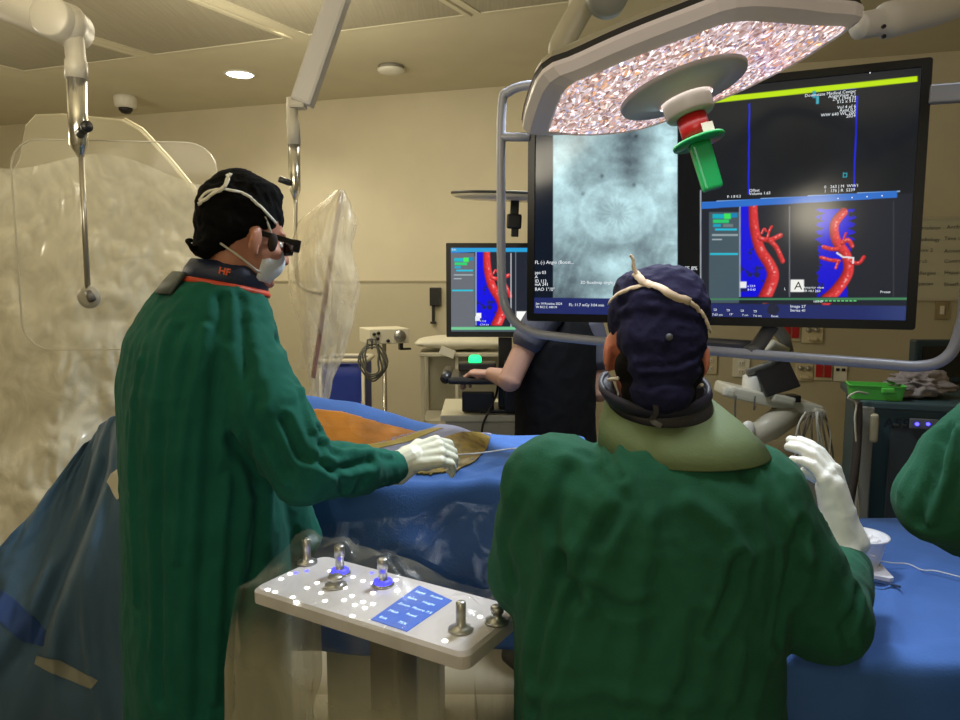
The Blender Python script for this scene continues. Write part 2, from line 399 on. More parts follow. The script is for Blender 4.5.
# whiteboard with handwriting
a = W(906, 219); b_ = W(906, 299); r_ = (a-b_).length*.5; wd = 1.3
q = (a+b_)/2+E1*wd/2; M = FW(q)
t = thing('whiteboard', 'whiteboard with rows of dark handwriting at right edge of wall', 'whiteboard', (q.x, q.y, b_.z))
hh = (a-b_).length
bm = BM(); box(bm, (0, -.012, 0), (wd, .012, hh), M); obj('board', bm, mat('whiteboard_face', (.58, .56, .44), .25), t)
bm = BM()
for z in (-hh/2, hh/2): box(bm, (0, -.014, z), (wd+.02, .02, .016), M)
for x in (-wd/2, wd/2): box(bm, (x, -.014, 0), (.016, .02, hh), M)
obj('frame', bm, mat('board_frame', (.55, .52, .42), .3, .3), t)
bm = BM(); R3 = Matrix.Rotation(math.pi/2, 4, 'X')
words = ['Circulator', 'Radiology', 'Room 2', 'Scrub', 'Allergies', 'Physician', 'Antibiotic', 'Time out', 'Access', 'Contrast', 'Heparin', 'Sheath', 'Tech', 'Nurse', 'Patient', 'Start', 'Dose', 'Consent', 'Labs', 'Plan', 'Fluoro', 'Closure', 'Notes', 'Pager']
rnd = random.Random(3)
for i, wv in enumerate(words):
    c = i//6; r = i % 6
    txt(bm, wv, .030, M@Matrix.Translation((-wd/2+.035+c*.15+rnd.random()*.02, -.019, hh/2-.07-r*.066+rnd.random()*.01))@R3@Matrix.Rotation(rnd.uniform(-.05, .05), 4, 'Z'))
tag(obj('handwriting', bm, mat('marker_ink', (.05, .05, .07), .5), t), kind='stuff')

# ================================================================= SCREENS
def vn(x, y, seed=0):
    xi = np.floor(x).astype(int); yi = np.floor(y).astype(int); fx = x-xi; fy = y-yi
    fx = fx*fx*(3-2*fx); fy = fy*fy*(3-2*fy)
    def h(a, b):
        n = (a*374761393+b*668265263+seed*974711) & 0x7fffffff; n = ((n ^ (n >> 13))*1274126177) & 0x7fffffff
        return ((n ^ (n >> 16)) & 0xffff)/65535.0
    return (h(xi, yi)*(1-fx)+h(xi+1, yi)*fx)*(1-fy)+(h(xi, yi+1)*(1-fx)+h(xi+1, yi+1)*fx)*fy
def fbm(x, y, seed=0, o=4):
    s = 0; a = .5; t = 0
    for k in range(o): s = s+a*vn(x*2**k, y*2**k, seed+k); t += a; a *= .55
    return s/t
def sm(e0, e1, x): t = np.clip((x-e0)/(e1-e0), 0, 1); return t*t*(3-2*t)
def srgb(r, g, b): return np.array([r, g, b])/255.0
def put(C, m, c): m = m[..., None]; C[:] = C*(1-m)+np.asarray(c)*m
def inside(x, y, x0, y0, x1, y1, e=.5): return sm(x0-e, x0+e, x)*(1-sm(x1-e, x1+e, x))*sm(y0-e, y0+e, y)*(1-sm(y1-e, y1+e, y))
def poly_d(x, y, pts, rs):
    best = np.full(x.shape, 9e9); side = np.zeros(x.shape)
    for (a, ra), (b, rb) in zip(zip(pts[:-1], rs[:-1]), zip(pts[1:], rs[1:])):
        ax, ay = a; bx, by = b; dx = bx-ax; dy = by-ay; L2 = dx*dx+dy*dy
        t = np.clip(((x-ax)*dx+(y-ay)*dy)/L2, 0, 1); r = ra+(rb-ra)*t
        ox = x-(ax+t*dx); oy = y-(ay+t*dy); d = np.hypot(ox, oy)/r; k = d < best
        side = np.where(k, (ox*dy-oy*dx)/math.sqrt(L2)/r, side); best = np.minimum(best, d)
    return best, side
def vessel(C, x, y, pts, r):
    pts = [(p.x, p.y) for p in bez([(a, b, 0) for a, b in pts], 6)]
    rs = list(np.linspace(r[0], r[1], len(pts))) if isinstance(r, tuple) else [r]*len(pts)
    d, s = poly_d(x, y, pts, rs); m = 1-sm(.8, 1.1, d)
    n = fbm(x*.5, y*.5, 9); sh = np.clip(.62+.38*s-.35*d*d+.3*(n-.5), 0, 1)
    hl = np.exp(-((s-.25)/.22)**2)*sm(.45, .7, n)
    c = np.stack([.55+.45*sh+0*hl, .10+.18*sh+.45*hl, .11+.18*sh+.42*hl], -1); C[:] = C*(1-m[..., None])+np.clip(c, 0, 1)*m[..., None]
def angio_panel(C, x, y):
    """3-D vessel workstation page, in the coordinates of the big display"""
    put(C, inside(x, y, 700, 207-.065*(x-700), 912, 400), srgb(34, 38, 48))
    top = 203.5-.058*(x-700)
    put(C, inside(x, y-top, 700, 0, 897, 5.5), srgb(45, 110, 200)); put(C, inside(x, y-top, 700, -1.6, 900, 0), srgb(160, 190, 225))
    put(C, inside(x, y, 709, 212, 739.5, 303), srgb(70, 88, 98))
    put(C, inside(x, y, 712.5, 214, 724, 218.5), srgb(20, 170, 190)); put(C, inside(x, y, 724, 213.5, 731, 219), srgb(60, 225, 90))
    put(C, inside(x, y, 713, 219.5, 729, 223), srgb(40, 200, 110)); put(C, inside(x, y, 731, 213, 737.5, 217.5), srgb(20, 130, 180))
    put(C, inside(x, y, 713, 224, 721, 227), srgb(20, 160, 190)); put(C, inside(x, y, 723, 224, 733, 227), srgb(110, 125, 130))
    put(C, inside(x, y, 715, 228.5, 737, 230.5), srgb(30, 190, 220)); put(C, inside(x, y, 712, 234, 738, 236), srgb(150, 165, 170))
    put(C, inside(x, y, 710, 253, 738, 255), srgb(40, 190, 215)); put(C, inside(x, y, 712, 239, 722, 240), srgb(190, 200, 205))
    # blue bone on the left view
    vm = [(752.9, 205), (754.3, 228), (760, 249), (770.4, 266), (772.7, 278), (765, 297)]
    vx = np.interp(y, [p[1] for p in vm], [p[0] for p in vm])
    n = fbm(x*.16, y*.16, 3)
    m = inside(x, y, 740.5, 206, 900, 297)*(x < vx)*(1-sm(.42, .30, n)*sm(225, 245, y)*.8)*(1-sm(770, 775, x))
    put(C, m, srgb(18, 16, 215)); put(C, inside(x, y, 739.2, 206, 740.6, 298), srgb(150, 160, 180))
    # blue bone on the right view with rib spikes
    sp = 4+9*np.abs(np.sin((y-206)*.42))*(y < 240)+8*fbm(y*.3, y*0+1, 5)*(y >= 240)
    m = (np.abs(x-(835-.05*(y-240))) < 7+sp)*(y > 209)*(y < 297)*(1-sm(.40, .32, fbm(x*.2, y*.2, 8))*(np.abs(x-835) > 12))
    put(C, m.astype(float), srgb(20, 16, 205))
    vessel(C, x, y, vm, (4.6, 7.0))
    vessel(C, x, y, [(760, 238.5), (770, 240), (780.5, 235.5)], 2.6); vessel(C, x, y, [(769, 240), (776, 247), (782.5, 261)], 2.6)
    vessel(C, x, y, [(767.5, 239), (769, 232), (771.8, 226.5)], 1.4); vessel(C, x, y, [(762, 233), (764, 229), (766, 231)], 1.3)
    vessel(C, x, y, [(843.5, 212), (834.5, 224), (836, 240), (846, 255), (848, 272), (837, 289.5), (826, 300)], (4.6, 6.2))
    vessel(C, x, y, [(823.5, 247), (831, 249), (838, 249)], 2.2); vessel(C, x, y, [(821, 257.5), (830, 260), (839, 261)], 1.9)
    vessel(C, x, y, [(836, 268), (838, 262)], 1.5); vessel(C, x, y, [(842, 243), (848, 240), (852, 246)], 2.4); vessel(C, x, y, [(843, 241), (846, 233)], 1.2)
    vessel(C, x, y, [(851, 262), (859, 263), (864, 257)], 2.0)
    put(C, inside(x, y-top, 700, -3, 897, 5.5)*(y < top+5.5), srgb(45, 110, 200)); put(C, inside(x, y-top, 700, -3.2, 900, -1.2), srgb(160, 190, 225)); put(C, inside(x, y, 739, 297, 900, 303), srgb(30, 36, 48))
    d, _ = poly_d(x, y, [(837, 253), (843, 257), (853.5, 257.8), (853, 263)], [.9]*4); put(C, 1-sm(.7, 1.2, d), srgb(225, 225, 230))
    put(C, inside(x, y, 789, 206, 790, 297), srgb(120, 125, 135)); put(C, inside(x, y, 893, 201, 894, 297), srgb(60, 62, 68))
    put(C, inside(x, y, 740, 281.5, 746.5, 288), srgb(235, 235, 235)); put(C, inside(x, y, 790.5, 279.5, 804, 292), srgb(240, 240, 235))
    put(C, inside(x, y, 700, 298.5-.005*(x-700), 910, 300), srgb(70, 130, 90))
def big_screen(x, y):
    C = np.zeros(x.shape+(3,)); C[:] = srgb(24, 28, 34)
    C += (fbm(x*.02, y*.02, 31)-.5)[..., None]*.04
    put(C, inside(x, y, 500, 60, 553, 400), srgb(10, 22, 38)); put(C, inside(x, y, 678, 60, 701, 400), srgb(10, 13, 18))
    # fluoroscopy picture
    f = fbm(x*.05, y*.05, 1, 5); g = .72+.45*(f-.5)
    sp = np.exp(-((x-627-.05*(y-130))/13)**2)*sm(210, 165, y); ver = .5+.5*np.sin(y*.55+2*fbm(x*.1, y*.1, 4))
    g -= sp*(.20+.07*ver); g -= .05*np.exp(-((x-627)/26)**2)*sm(190, 140, y)
    e = np.hypot((x-618)/37, (y-212)/31); g += .12*(1-sm(.70, 1.15, e+.25*(fbm(x*.07, y*.07, 88)-.5)))+.06*np.exp(-((e-1)/.07)**2)
    ang = np.arctan2(y-214, x-617); fol = np.abs(np.sin(ang*9+3*fbm(x*.08, y*.08, 6))); g -= .10*(1-sm(.2, .8, e))*fol*sm(.0, .3, e)*fbm(x*.12, y*.12, 66)*1.6+.09*np.exp(-(e/.28)**2)
    g -= .34*np.exp(-(((x-562)/28)**2+((y-300)/38)**2)); g -= .13*np.exp(-(((x-612)/26)**2+((y-247)/12)**2))
    g += .13*np.exp(-(((x-608)/20)**2+((y-268)/12)**2)); g -= .12*np.exp(-(((x-650)/25)**2+((y-290)/25)**2))
    g -= .06*np.abs(np.sin((x*.35+y*.12)+5*fbm(x*.06, y*.06, 12)))*sm(205, 260, y)*(1-np.exp(-((x-615)/30)**2))
    g += .10*np.exp(-((x-667)/10)**2)*np.exp(-((y-150)/28)**2)+.10*np.exp(-((x-672)/6)**2)*sm(.5, .7, fbm(y*.08, y*0, 21))
    for cx, cy in ((583, 194), (634, 185), (602, 176), (636, 136)): g -= .22*np.exp(-(((x-cx)/2)**2+((y-cy)/2)**2))
    g += .05*(fbm(x*.6, y*.6, 77, 2)-.5); g = np.clip(g, 0.05, 1)
    xr = np.stack([g*.86+.02, g*1.03+.02, g*1.02+.05], -1)
    m = inside(x, y, 553, 70, 677.5, 302)[..., None]; C = C*(1-m)+np.clip(xr, 0, 1)*m
    put(C, inside(x, y, 700, 190, 701.3, 300), srgb(170, 180, 190))
    # upper right view port
    for xx, x2 in ((749.5, 748.5), (857.5, 853.5)):
        xl = xx+(x2-xx)*(y-90)/105; put(C, inside(x, y, 700, 104-.07*(x-740), 900, 194.5-.045*(x-745))*(1-sm(.5, 1.1, np.abs(x-xl))), srgb(30, 40, 225))
    yl = 96.5-.075*(x-749); put(C, inside(x, y-yl, 749, -.5, 857, .5, .3)*.8, srgb(30, 40, 190))
    yb = 91-.105*(x-775); put(C, inside(x, y-yb, 700, 0, 917.5, 5.6), srgb(190, 228, 10))
    put(C, (np.abs(x-845) < 2)*(np.abs(y-175) < 2.4)*(1-(np.abs(x-845) < 1.1)*(np.abs(y-175) < 1.4)), srgb(40, 170, 190))
    put(C, inside(x, y, 812.5, 91, 816, 98), srgb(40, 150, 180)); put(C, inside(x, y, 816, 96, 819, 104), srgb(60, 170, 190))
    P_ = C.copy(); angio_panel(P_, x, y); yl = 203.5-.058*(x-700)
    m = ((x > 701.5)*(y > yl-1.5)).astype(float)[..., None]; C = C*(1-m)+P_*m
    # task bar
    yb = 298.5+.012*(x-533); m = sm(-.5, .5, y-yb-np.where(x > 700, 3, -1)); put(C, m, srgb(34, 44, 100))
    put(C, m*sm(850, 905, x)*.6, srgb(60, 75, 120))
    return C
def small_screen(x, y):
    bx = 708+(x-450.5)/.8; by = 208+(y-253)/.815
    C = np.zeros(x.shape+(3,)); C[:] = srgb(60, 66, 76); angio_panel(C, bx, by)
    put(C, inside(x, y, 440, 253, 474.5, 334), srgb(104, 108, 116)*.95)
    P_ = C.copy(); angio_panel(P_, bx, by); m = (inside(x, y, 450, 255, 473, 293)*(P_.max(-1) > .55))[..., None]; C = C*(1-m)+P_*m
    put(C, inside(x, y, 440, 248, 600, 252), srgb(40, 150, 200)); put(C, inside(x, y, 440, 327, 600, 330), srgb(110, 190, 140)); put(C, inside(x, y, 440, 330, 600, 334), srgb(70, 80, 90))
    put(C, inside(x, y, 510.5, 253, 511.5, 327), srgb(200, 200, 205))
    return C
def raster(name, M, W_, H_, nx, ny, fn, parent, strength=1.0):
    """the lit picture on a screen: a fine grid with one emitted colour per point"""
    u = np.linspace(-W_/2, W_/2, nx); v = np.linspace(-H_/2, H_/2, ny); U, V = np.meshgrid(u, v)
    Mn = np.array(M); pts = np.stack([U, 0*U, V, 0*U+1], -1)@Mn.T; pts = pts[..., :3]
    px, py = proj(pts); C = np.clip(fn(px, py), 0, 1); C = np.where(C <= .04045, C/12.92, ((C+.055)/1.055)**2.4)
    me = bpy.data.meshes.new(name); n = nx*ny; me.vertices.add(n); me.vertices.foreach_set('co', pts.reshape(-1))
    i = np.arange(n).reshape(ny, nx); q = np.stack([i[:-1, :-1], i[:-1, 1:], i[1:, 1:], i[1:, :-1]], -1).reshape(-1, 4)
    me.loops.add(q.size); me.loops.foreach_set('vertex_index', q.ravel()); me.polygons.add(len(q))
    me.polygons.foreach_set('loop_start', np.arange(0, q.size, 4)); me.polygons.foreach_set('loop_total', np.full(len(q), 4)); me.update(calc_edges=True)
    at = me.color_attributes.new('picture', 'FLOAT_COLOR', 'POINT'); rgba = np.concatenate([C.reshape(-1, 3), np.ones((n, 1))], 1); at.data.foreach_set('color', rgba.ravel())
    m = bpy.data.materials.new(name+'_lit'); m.use_nodes = True; nt = m.node_tree; b = nt.nodes['Principled BSDF']
    a = nt.nodes.new('ShaderNodeVertexColor'); a.layer_name = 'picture'; b.inputs['Base Color'].default_value = (.004, .004, .004, 1)
    b.inputs['Roughness'].default_value = .12; b.inputs['Specular IOR Level'].default_value = .2
    nt.links.new(a.outputs[0], b.inputs['Emission Color']); b.inputs['Emission Strength'].default_value = strength
    return finish(name, me, m, parent)
tx_m = emit('screen_text_white', (.75, .8, .85), 1)
# large display --------------------------------------------------------------
BL = P(527, 318, 2.3); BR = P(915, 332, 1.87); BL.z = BR.z = (BL.z+BR.z)/2-.002
MX = (BR-BL).normalized(); MW = (BR-BL).length; MH = .683
MC = (BL+BR)/2+Vector((0, 0, MH/2)); MM = frame(MC, MX, z=Vector((0, 0, 1)))
bez_m = mat('display_bezel', (.006, .007, .011), .3, spec=.25)
t = thing('large_display', 'huge wide display hanging by a grey tube frame, showing xray and red vessels', 'display', (MC.x, MC.y, BL.z))
bm = BM(); box(bm, (0, .035, 0), (MW, .06, MH), MM, .006)
box(bm, (0, .09, 0), (MW*.6, .06, MH*.6), MM, .02); obj('housing', bm, bez_m, t)
bm = BM(); o_ = rrect(MW, MH, .008); i_ = rrect(MW-.045, MH-.045, .003, cy=.0015)
def L3(poly, y): return [MM@Vector((a, y, b)) for a, b in poly]
bm = loft(BM(), [L3(o_, .01), L3(o_, -.002), L3(i_, -.002), L3(i_, .006)], (False, False)); obj('bezel', bm, bez_m, t)
MS = MM@Matrix.Translation((0, .003, .0015))
scr = raster('screen', MS, MW-.046, MH-.046, 520, 330, big_screen, t, 1.0)
RX = Matrix.Rotation(math.pi/2, 4, 'X')
MN = MM.to_3x3()@Vector((0, 1, 0))
def on_mon(px, py, o, Mn):
    q = PL(px, py, o, Mn); return q-Mn*.0015
def st(bm, s, px, py, hpx, Mn=MN, o=MS.translation, X=MX, align='LEFT', dist=2.05):
    q = on_mon(px, py, o, Mn); sz = hpx*(q-C0).length/F*1.38
    return txt(bm, s, sz, frame(q, X, z=Vector((0, 0, 1)))@RX, align, .0002)
bm = BM()
for s, x, y, h in [('FL (-) Angio (Boost...', 535, 264, 3.4), ('pps 03', 535, 274, 3.2), ('A', 535, 278.3, 3.2), ('ID 113', 535, 282.6, 3.2), ('mA 241', 535, 285.8, 3.2),
                   ('RAO 1\u00b0/0\u00b0', 535, 290.8, 3.4), ('SE 8%', 684.5, 270, 3.6), ('3D Roadmap single acq', 580.5, 283.8, 3.0),
                   ('Jan 14 Routine 2024', 536, 304.5, 2.4), ('W 812 C 440 M', 536, 308, 2.4), ('FL: 11.7 mGy 3:04 min', 569, 306, 2.8),
                   ('Offset', 749, 192, 2.6), ('Volume 1.65', 749, 195.2, 2.6), ('F: 1.8 0.2', 727, 198, 2.4),
                   ('0   263 | M  WW1', 824, 188.5, 2.6), ('1   176 | R  5239', 824, 192.5, 2.6), ('7.63 cm', 712, 315.6, 2.2), ('19\u00b0', 729, 315.2, 2.0), ('7 cm', 742, 316, 2.0), ('7.6 cm', 753, 316.6, 2.0), ('Reset', 771, 317, 2.0),
                   ('Image 27', 790, 307.5, 2.6), ('Series 41', 790, 311.5, 2.6), ('VR/MIP', 813, 302.5, 2.0), ('Anterior view', 803, 288.5, 2.2), ('VR HU 260', 803, 292, 2.2), ('L', 784, 290, 2.4), ('Preset', 880, 293, 2.2), ('a 23.9', 747.5, 287, 2.0), ('B 0.42', 747.5, 290.5, 2.0)]:
    st(bm, s, x, y, h)
for s, x, y in [('Downstate Medical Center', 856, 92.5), ('AngioView 2.1', 856, 95.6), ('29.1.1944 M', 856, 98.8), ('512 x 512', 856, 101.8), ('Vol 4 of 6', 856, 107.5), ('Axial 0.5', 856, 110.7), ('WW 640 WL 200', 855.5, 114), ('2024', 855.5, 117)]:
    st(bm, s, x, y, 2.6, align='RIGHT')
for x, y in ((715, 309), (728, 309.5), (742, 310), (755, 310.5)):
    q = on_mon(x, y, MS.translation, MN); Mq = frame(q, MX, z=Vector((0, 0, 1)))
    box(bm, (0, 0, 0), (.008, .0004, .001), Mq); box(bm, (0, 0, -.004), (.006, .0004, .001), Mq); box(bm, (.004, 0, -.002), (.001, .0004, .005), Mq)
for x, y in ((838, 198.5), (852, 197.6), (867, 196.7), (882, 195.8), (870, 73)):
    q = on_mon(x, y, MS.translation, MN); box(bm, (0, 0, 0), (.003, .0004, .003), frame(q, MX, z=Vector((0, 0, 1))))
obj('screen_text', bm, tx_m, t)
bm = BM(); st(bm, 'A', 794, 289.5, 7.5); obj('marker_letter', bm, black_m, t)
q = on_mon(773, 309.5, MS.translation, MN); Mq = frame(q, MX, z=Vector((0, 0, 1)))
bm = BM(); lathe(bm, [(.0155, -.0003), (.0155, .0003)], Mq@RX, 24); obj('round_button', bm, emit('button_dark', rgb(18, 24, 50)), t)
bm = BM()
for k in range(10):
    q = on_mon(818+k*4.1, 300.8, MS.translation, MN); box(bm, (0, 0, 0), (.007, .0004, .0035), frame(q, MX, z=Vector((0, 0, 1))))
obj('image_slider', bm, emit('slider_green', rgb(90, 190, 110)), t)
bm = BM()
for px, py, s in ((773.5, 311.5, 'ID'),): st(bm, s, px-3, py, 4.5)
obj('button_text', bm, tx_m, t)
# grey tube guard around the display, its support column
gt_m = mat('grey_tube', (.30, .31, .38), .4, .1)
def onm(px, py, off=0): return PL(px, py, MC-MN*off, MN)
t = thing('display_guard', 'grey bent tube frame running around the large display', 'frame', (MC.x, MC.y, BL.z-.1))
pth = [(545, 84), (524, 86), (509, 92), (502, 106), (501, 200), (502, 285), (508, 312), (525, 329), (560, 337), (700, 350), (870, 363), (922, 366), (948, 356), (960, 330), (966, 290), (972, 120)]
pp = []
for i, p in enumerate(pth):
    pp.append(onm(*p))
tube_r = .0145
bm = BM(); tube(bm, bez(pp, 5), tube_r, 14); obj('tube', bm, gt_m, t, True)
bm = BM(); a = onm(501, 137); b_ = onm(530, 137); tube(bm, [a, b_], .014, 10); obj('bracket', bm, gt_m, t, True)
bm = BM(); a = onm(929, 95); b_ = onm(972, 92); box(bm, ((0, 0, 0)), ((b_-a).length, .03, .045), frame((a+b_)/2, b_-a, z=Vector((0, 0, 1))), .004); obj('bracket', bm, gt_m, t)
bm = BM(); a = onm(690, 341, -.05); b_ = onm(765, 346, -.05); tube(bm, [a, b_], .014, 10); obj('cross_bar', bm, mat('dark_grey_tube', (.09, .095, .12), .4), t, True)
bm = BM(); a = onm(772, 325, -.03); b_ = onm(757, 347, -.02); c_ = onm(748, 352, -.0)
tube(bm, [a, b_, c_], .022, 10, flat=.6); obj('hanger', bm, mat('dark_grey_tube', (.09, .095, .12), .4), t, True)
cx = PL(745, 150, MC+MN*.19, MN)
t = thing('display_column', 'white ceiling column carrying the large display', 'column', (cx.x, cx.y, MC.z-.1))
bm = BM(); lathe(bm, [(.05, MC.z-.1), (.05, CEIL-.12)], Matrix.Translation((cx.x, cx.y, 0)), 24); obj('column', bm, white_m, t, True)
bm = BM(); lathe(bm, [(.06, CEIL-.12), (.13, CEIL-.10), (.14, CEIL)], Matrix.Translation((cx.x, cx.y, 0)), 24); obj('ceiling_flange', bm, white_m, t, True)
bm = BM(); box(bm, (0, -.03, 0), (.2, .04, .2), frame((cx.x, cx.y, MC.z), MX, z=Vector((0, 0, 1))), .01); obj('mount', bm, bez_m, t)

# ================================================================= SURGICAL LIGHT
lamp_w = mat('lamp_white', (.86, .81, .88), .3); lamp_c = mat('lamp_cover', (.33, .31, .23), .45); seam_m = mat('seam_black', (.01, .01, .01), .5)
LC = P(690, 85, 1.12); r16 = math.radians(16); ti = math.radians(9)
ax = Vector((math.cos(r16), 0, math.sin(r16))); by = Vector((0, math.cos(ti), -math.sin(ti)))
LM = frame(LC, ax, by)
LP = [(-.222, .030), (-.216, -.05), (-.203, -.13), (-.16, -.15), (-.109, -.166), (-.05, -.177), (.008, -.183), (.08, -.14), (.15, -.092), (.224, -.043), (.21, .0), (.187, .042), (.15, .075), (.111, .104), (.04, .135), (-.049, .151), (-.14, .105)]
LP = [(p.x, p.y) for p in bez([Vector((a, b, 0)) for a, b in LP+LP[:1]], 3)][:-1]
def lring(k, z, soft=1):
    out = []
    for x, y in LP:
        a = math.atan2(y, x); kk = k*(.45 if y > .03 else 1.0)
        if x < -.19: kk = k*1.25
        d = Vector((x, y)).normalized(); L = math.hypot(x, y)
        out.append(LM@Vector((x+d.x*.2*kk, y+d.y*.2*kk, z)))
    return out
t = thing('surgical_light', 'big white surgical light head with glittering lens over the bent surgeon', 'surgical light', LC)
lens = bpy.data.materials.new('lens_glitter'); lens.use_nodes = True; nt = lens.node_tree; n = nt.nodes; L = nt.links; b = n['Principled BSDF']
tc = n.new('ShaderNodeTexCoord'); mp = n.new('ShaderNodeMapping'); mp.inputs['Scale'].default_value = (1, .55, 1); L.new(tc.outputs['Object'], mp.inputs[0])
no = n.new('ShaderNodeTexNoise'); no.inputs['Scale'].default_value = 40; no.inputs['Detail'].default_value = 3; L.new(mp.outputs[0], no.inputs['Vector'])
ad = n.new('ShaderNodeVectorMath'); ad.operation = 'MULTIPLY_ADD'; ad.inputs[1].default_value = (.03, .03, .03); L.new(no.outputs['Color'], ad.inputs[0]); L.new(mp.outputs[0], ad.inputs[2])
vo = n.new('ShaderNodeTexVoronoi'); vo.inputs['Scale'].default_value = 240; L.new(ad.outputs[0], vo.inputs['Vector'])
cr = n.new('ShaderNodeValToRGB'); cr.color_ramp.interpolation = 'LINEAR'; e = cr.color_ramp.elements
e[0].position = 0; e[0].color = (*rgb(120, 85, 80), 1); e[1].position = 1; e[1].color = (*rgb(150, 140, 165), 1)
for pos, c in ((.22, (178, 140, 130)), (.42, (200, 172, 165)), (.55, (215, 190, 190)), (.68, (225, 205, 212)), (.80, (255, 250, 250)), (.87, (235, 160, 90)), (.93, (180, 180, 215))):
    q = e.new(pos); q.color = (*rgb(*c), 1)
sx = n.new('ShaderNodeSeparateColor'); L.new(vo.outputs['Color'], sx.inputs[0]); L.new(sx.outputs[0], cr.inputs[0])
v2 = n.new('ShaderNodeTexVoronoi'); v2.inputs['Scale'].default_value = 95; v2.distance = 'CHEBYCHEV'; L.new(ad.outputs[0], v2.inputs['Vector'])
r2 = n.new('ShaderNodeMapRange'); r2.inputs['From Min'].default_value = 0; r2.inputs['From Max'].default_value = .30; r2.inputs['To Min'].default_value = 4.2; r2.inputs['To Max'].default_value = 1.0; L.new(v2.outputs['Distance'], r2.inputs[0])
L.new(cr.outputs[0], b.inputs['Emission Color']); L.new(r2.outputs[0], b.inputs['Emission Strength']); b.inputs['Base Color'].default_value = (.1, .1, .1, 1); b.inputs['Roughness'].default_value = .15
obj('lens', loft(BM(), [lring(-.02, .002), lring(-.02, .008)]), lens, t)
body = loft(BM(), [lring(-.03, .004), lring(.0, 0), lring(.02, .002), lring(.10, .008), lring(.13, .020), lring(.125, .026)], (False, False)); obj('housing', body, lamp_w, t)
obj('seam', loft(BM(), [lring(.125, .026), lring(.12, .034)], (False, False)), seam_m, t)
obj('top_cover', loft(BM(), [lring(.125, .034), lring(.10, .042), lring(-.1, .058), lring(-.5, .065)], (False, True)), lamp_c, t)
hub_m = mat('hub_grey', (.62, .60, .64), .35); col_m = mat('collar_beige', (.36, .33, .28), .35)
HM = LM@Matrix.Translation((-.012, 0, 0))
bm = BM(); lathe(bm, [(.096, -.001), (.094, -.007), (.075, -.003), (.045, -.014), (.04, -.02)], HM, 40, False); obj('hub', bm, hub_m, t, True)
bm = BM(); lathe(bm, [(.03, -.006), (.037, -.012), (.036, -.042), (.033, -.046), (.001, -.046)], HM, 32, False); obj('handle_collar', bm, col_m, t, True)
hd = thing('sterile_handle', 'red and green light handle with round guard on the surgical light', 'light handle', HM@Vector((0, 0, -.047)))
bm = BM(); lathe(bm, [(.022, -.047), (.0215, -.085), (.001, -.085)], HM, 28); obj('grip_sleeve', bm, mat('handle_red', (.42, .01, .012), .3), hd, True)
bm = BM(); box(bm, (.006, -.0238, -.074), (.019, .001, .014), HM@Matrix.Rotation(math.radians(14), 4, 'Z')); obj('label_sticker', bm, white_m, hd)
gr_m = mat('handle_green', (.005, .33, .09), .3, trans=.0)
bm = BM(); lathe(bm, [(.02, -.083), (.038, -.084), (.039, -.0865), (.038, -.089), (.001, -.089)], HM, 36); obj('guard_disc', bm, gr_m, hd, True)
bm = BM(); loft(bm, [[HM@Vector((a*w_, b_*d_, z)) for a, b_ in rrect(2, 2, .35, 3)] for w_, d_, z in ((.0155, .008, -.088), (.0150, .008, -.12), (.0145, .008, -.158), (.0135, .007, -.161))]); obj('grip_tab', bm, gr_m, hd)
# yoke and ceiling arm of the light
yk = mat('yoke_beige', (.40, .37, .28), .45); yw = mat('yoke_white', (.60, .58, .58), .35)
a = P(563, 42, 1.16); b_ = P(592, -8, 1.16); c_ = P(640, -70, 1.2); d_ = P(760, -110, 1.25); e_ = P(900, -60, 1.25)
bm = BM(); tube(bm, bez([a-Vector((0, 0, .02)), a, b_, c_, d_, e_, P(950, 12, 1.25)], 6), .022, 12, flat=.7); obj('yoke', bm, yk, t, True)
bm = BM(); lathe(bm, [(.03, -.01), (.03, .02), (.001, .02)], frame(P(607, -4, 1.1), Vector((1, 0, 0)), z=Vector((0, -1, 0)))); obj('pivot_knob', bm, mat('knob_grey', (.25, .26, .25), .4), t, True)
bm = BM(); pts = [P(858, 26, 1.16), P(880, 22, 1.17), P(912, 14, 1.19), P(940, 6, 1.2), P(985, -12, 1.22)]
tube(bm, bez(pts, 5), [.020]*6+[.027]*6+[.027]*5+[.028]*4, 14); obj('side_arm', bm, yw, t, True)
bm = BM()
for px, py in ((883, 31), (883, 41)): lathe(bm, [(.003, 0), (.003, .004)], frame(P(px, py-4, 1.135), Vector((1, 0, 0)), z=Vector((0, -1, 0))), 12)
obj('screw', bm, black_m, t)
bm = BM(); tube(bm, [P(985, -12, 1.22), P(1060, -30, 1.3), Vector((1.1, 1.3, 2.2)), Vector((1.1, 1.3, CEIL))], .028, 14); obj('ceiling_arm', bm, yw, t, True)
d = bpy.data.lights.new('surgical_light_beam', 'AREA'); d.shape = 'DISK'; d.size = .36; d.energy = 1.6; d.color = (1, .95, .93); d.spread = math.radians(120)
lo = bpy.data.objects.new('surgical_light_beam', d); COL.objects.link(lo); lo.matrix_world = LM@Matrix.Translation((0, 0, -.012))

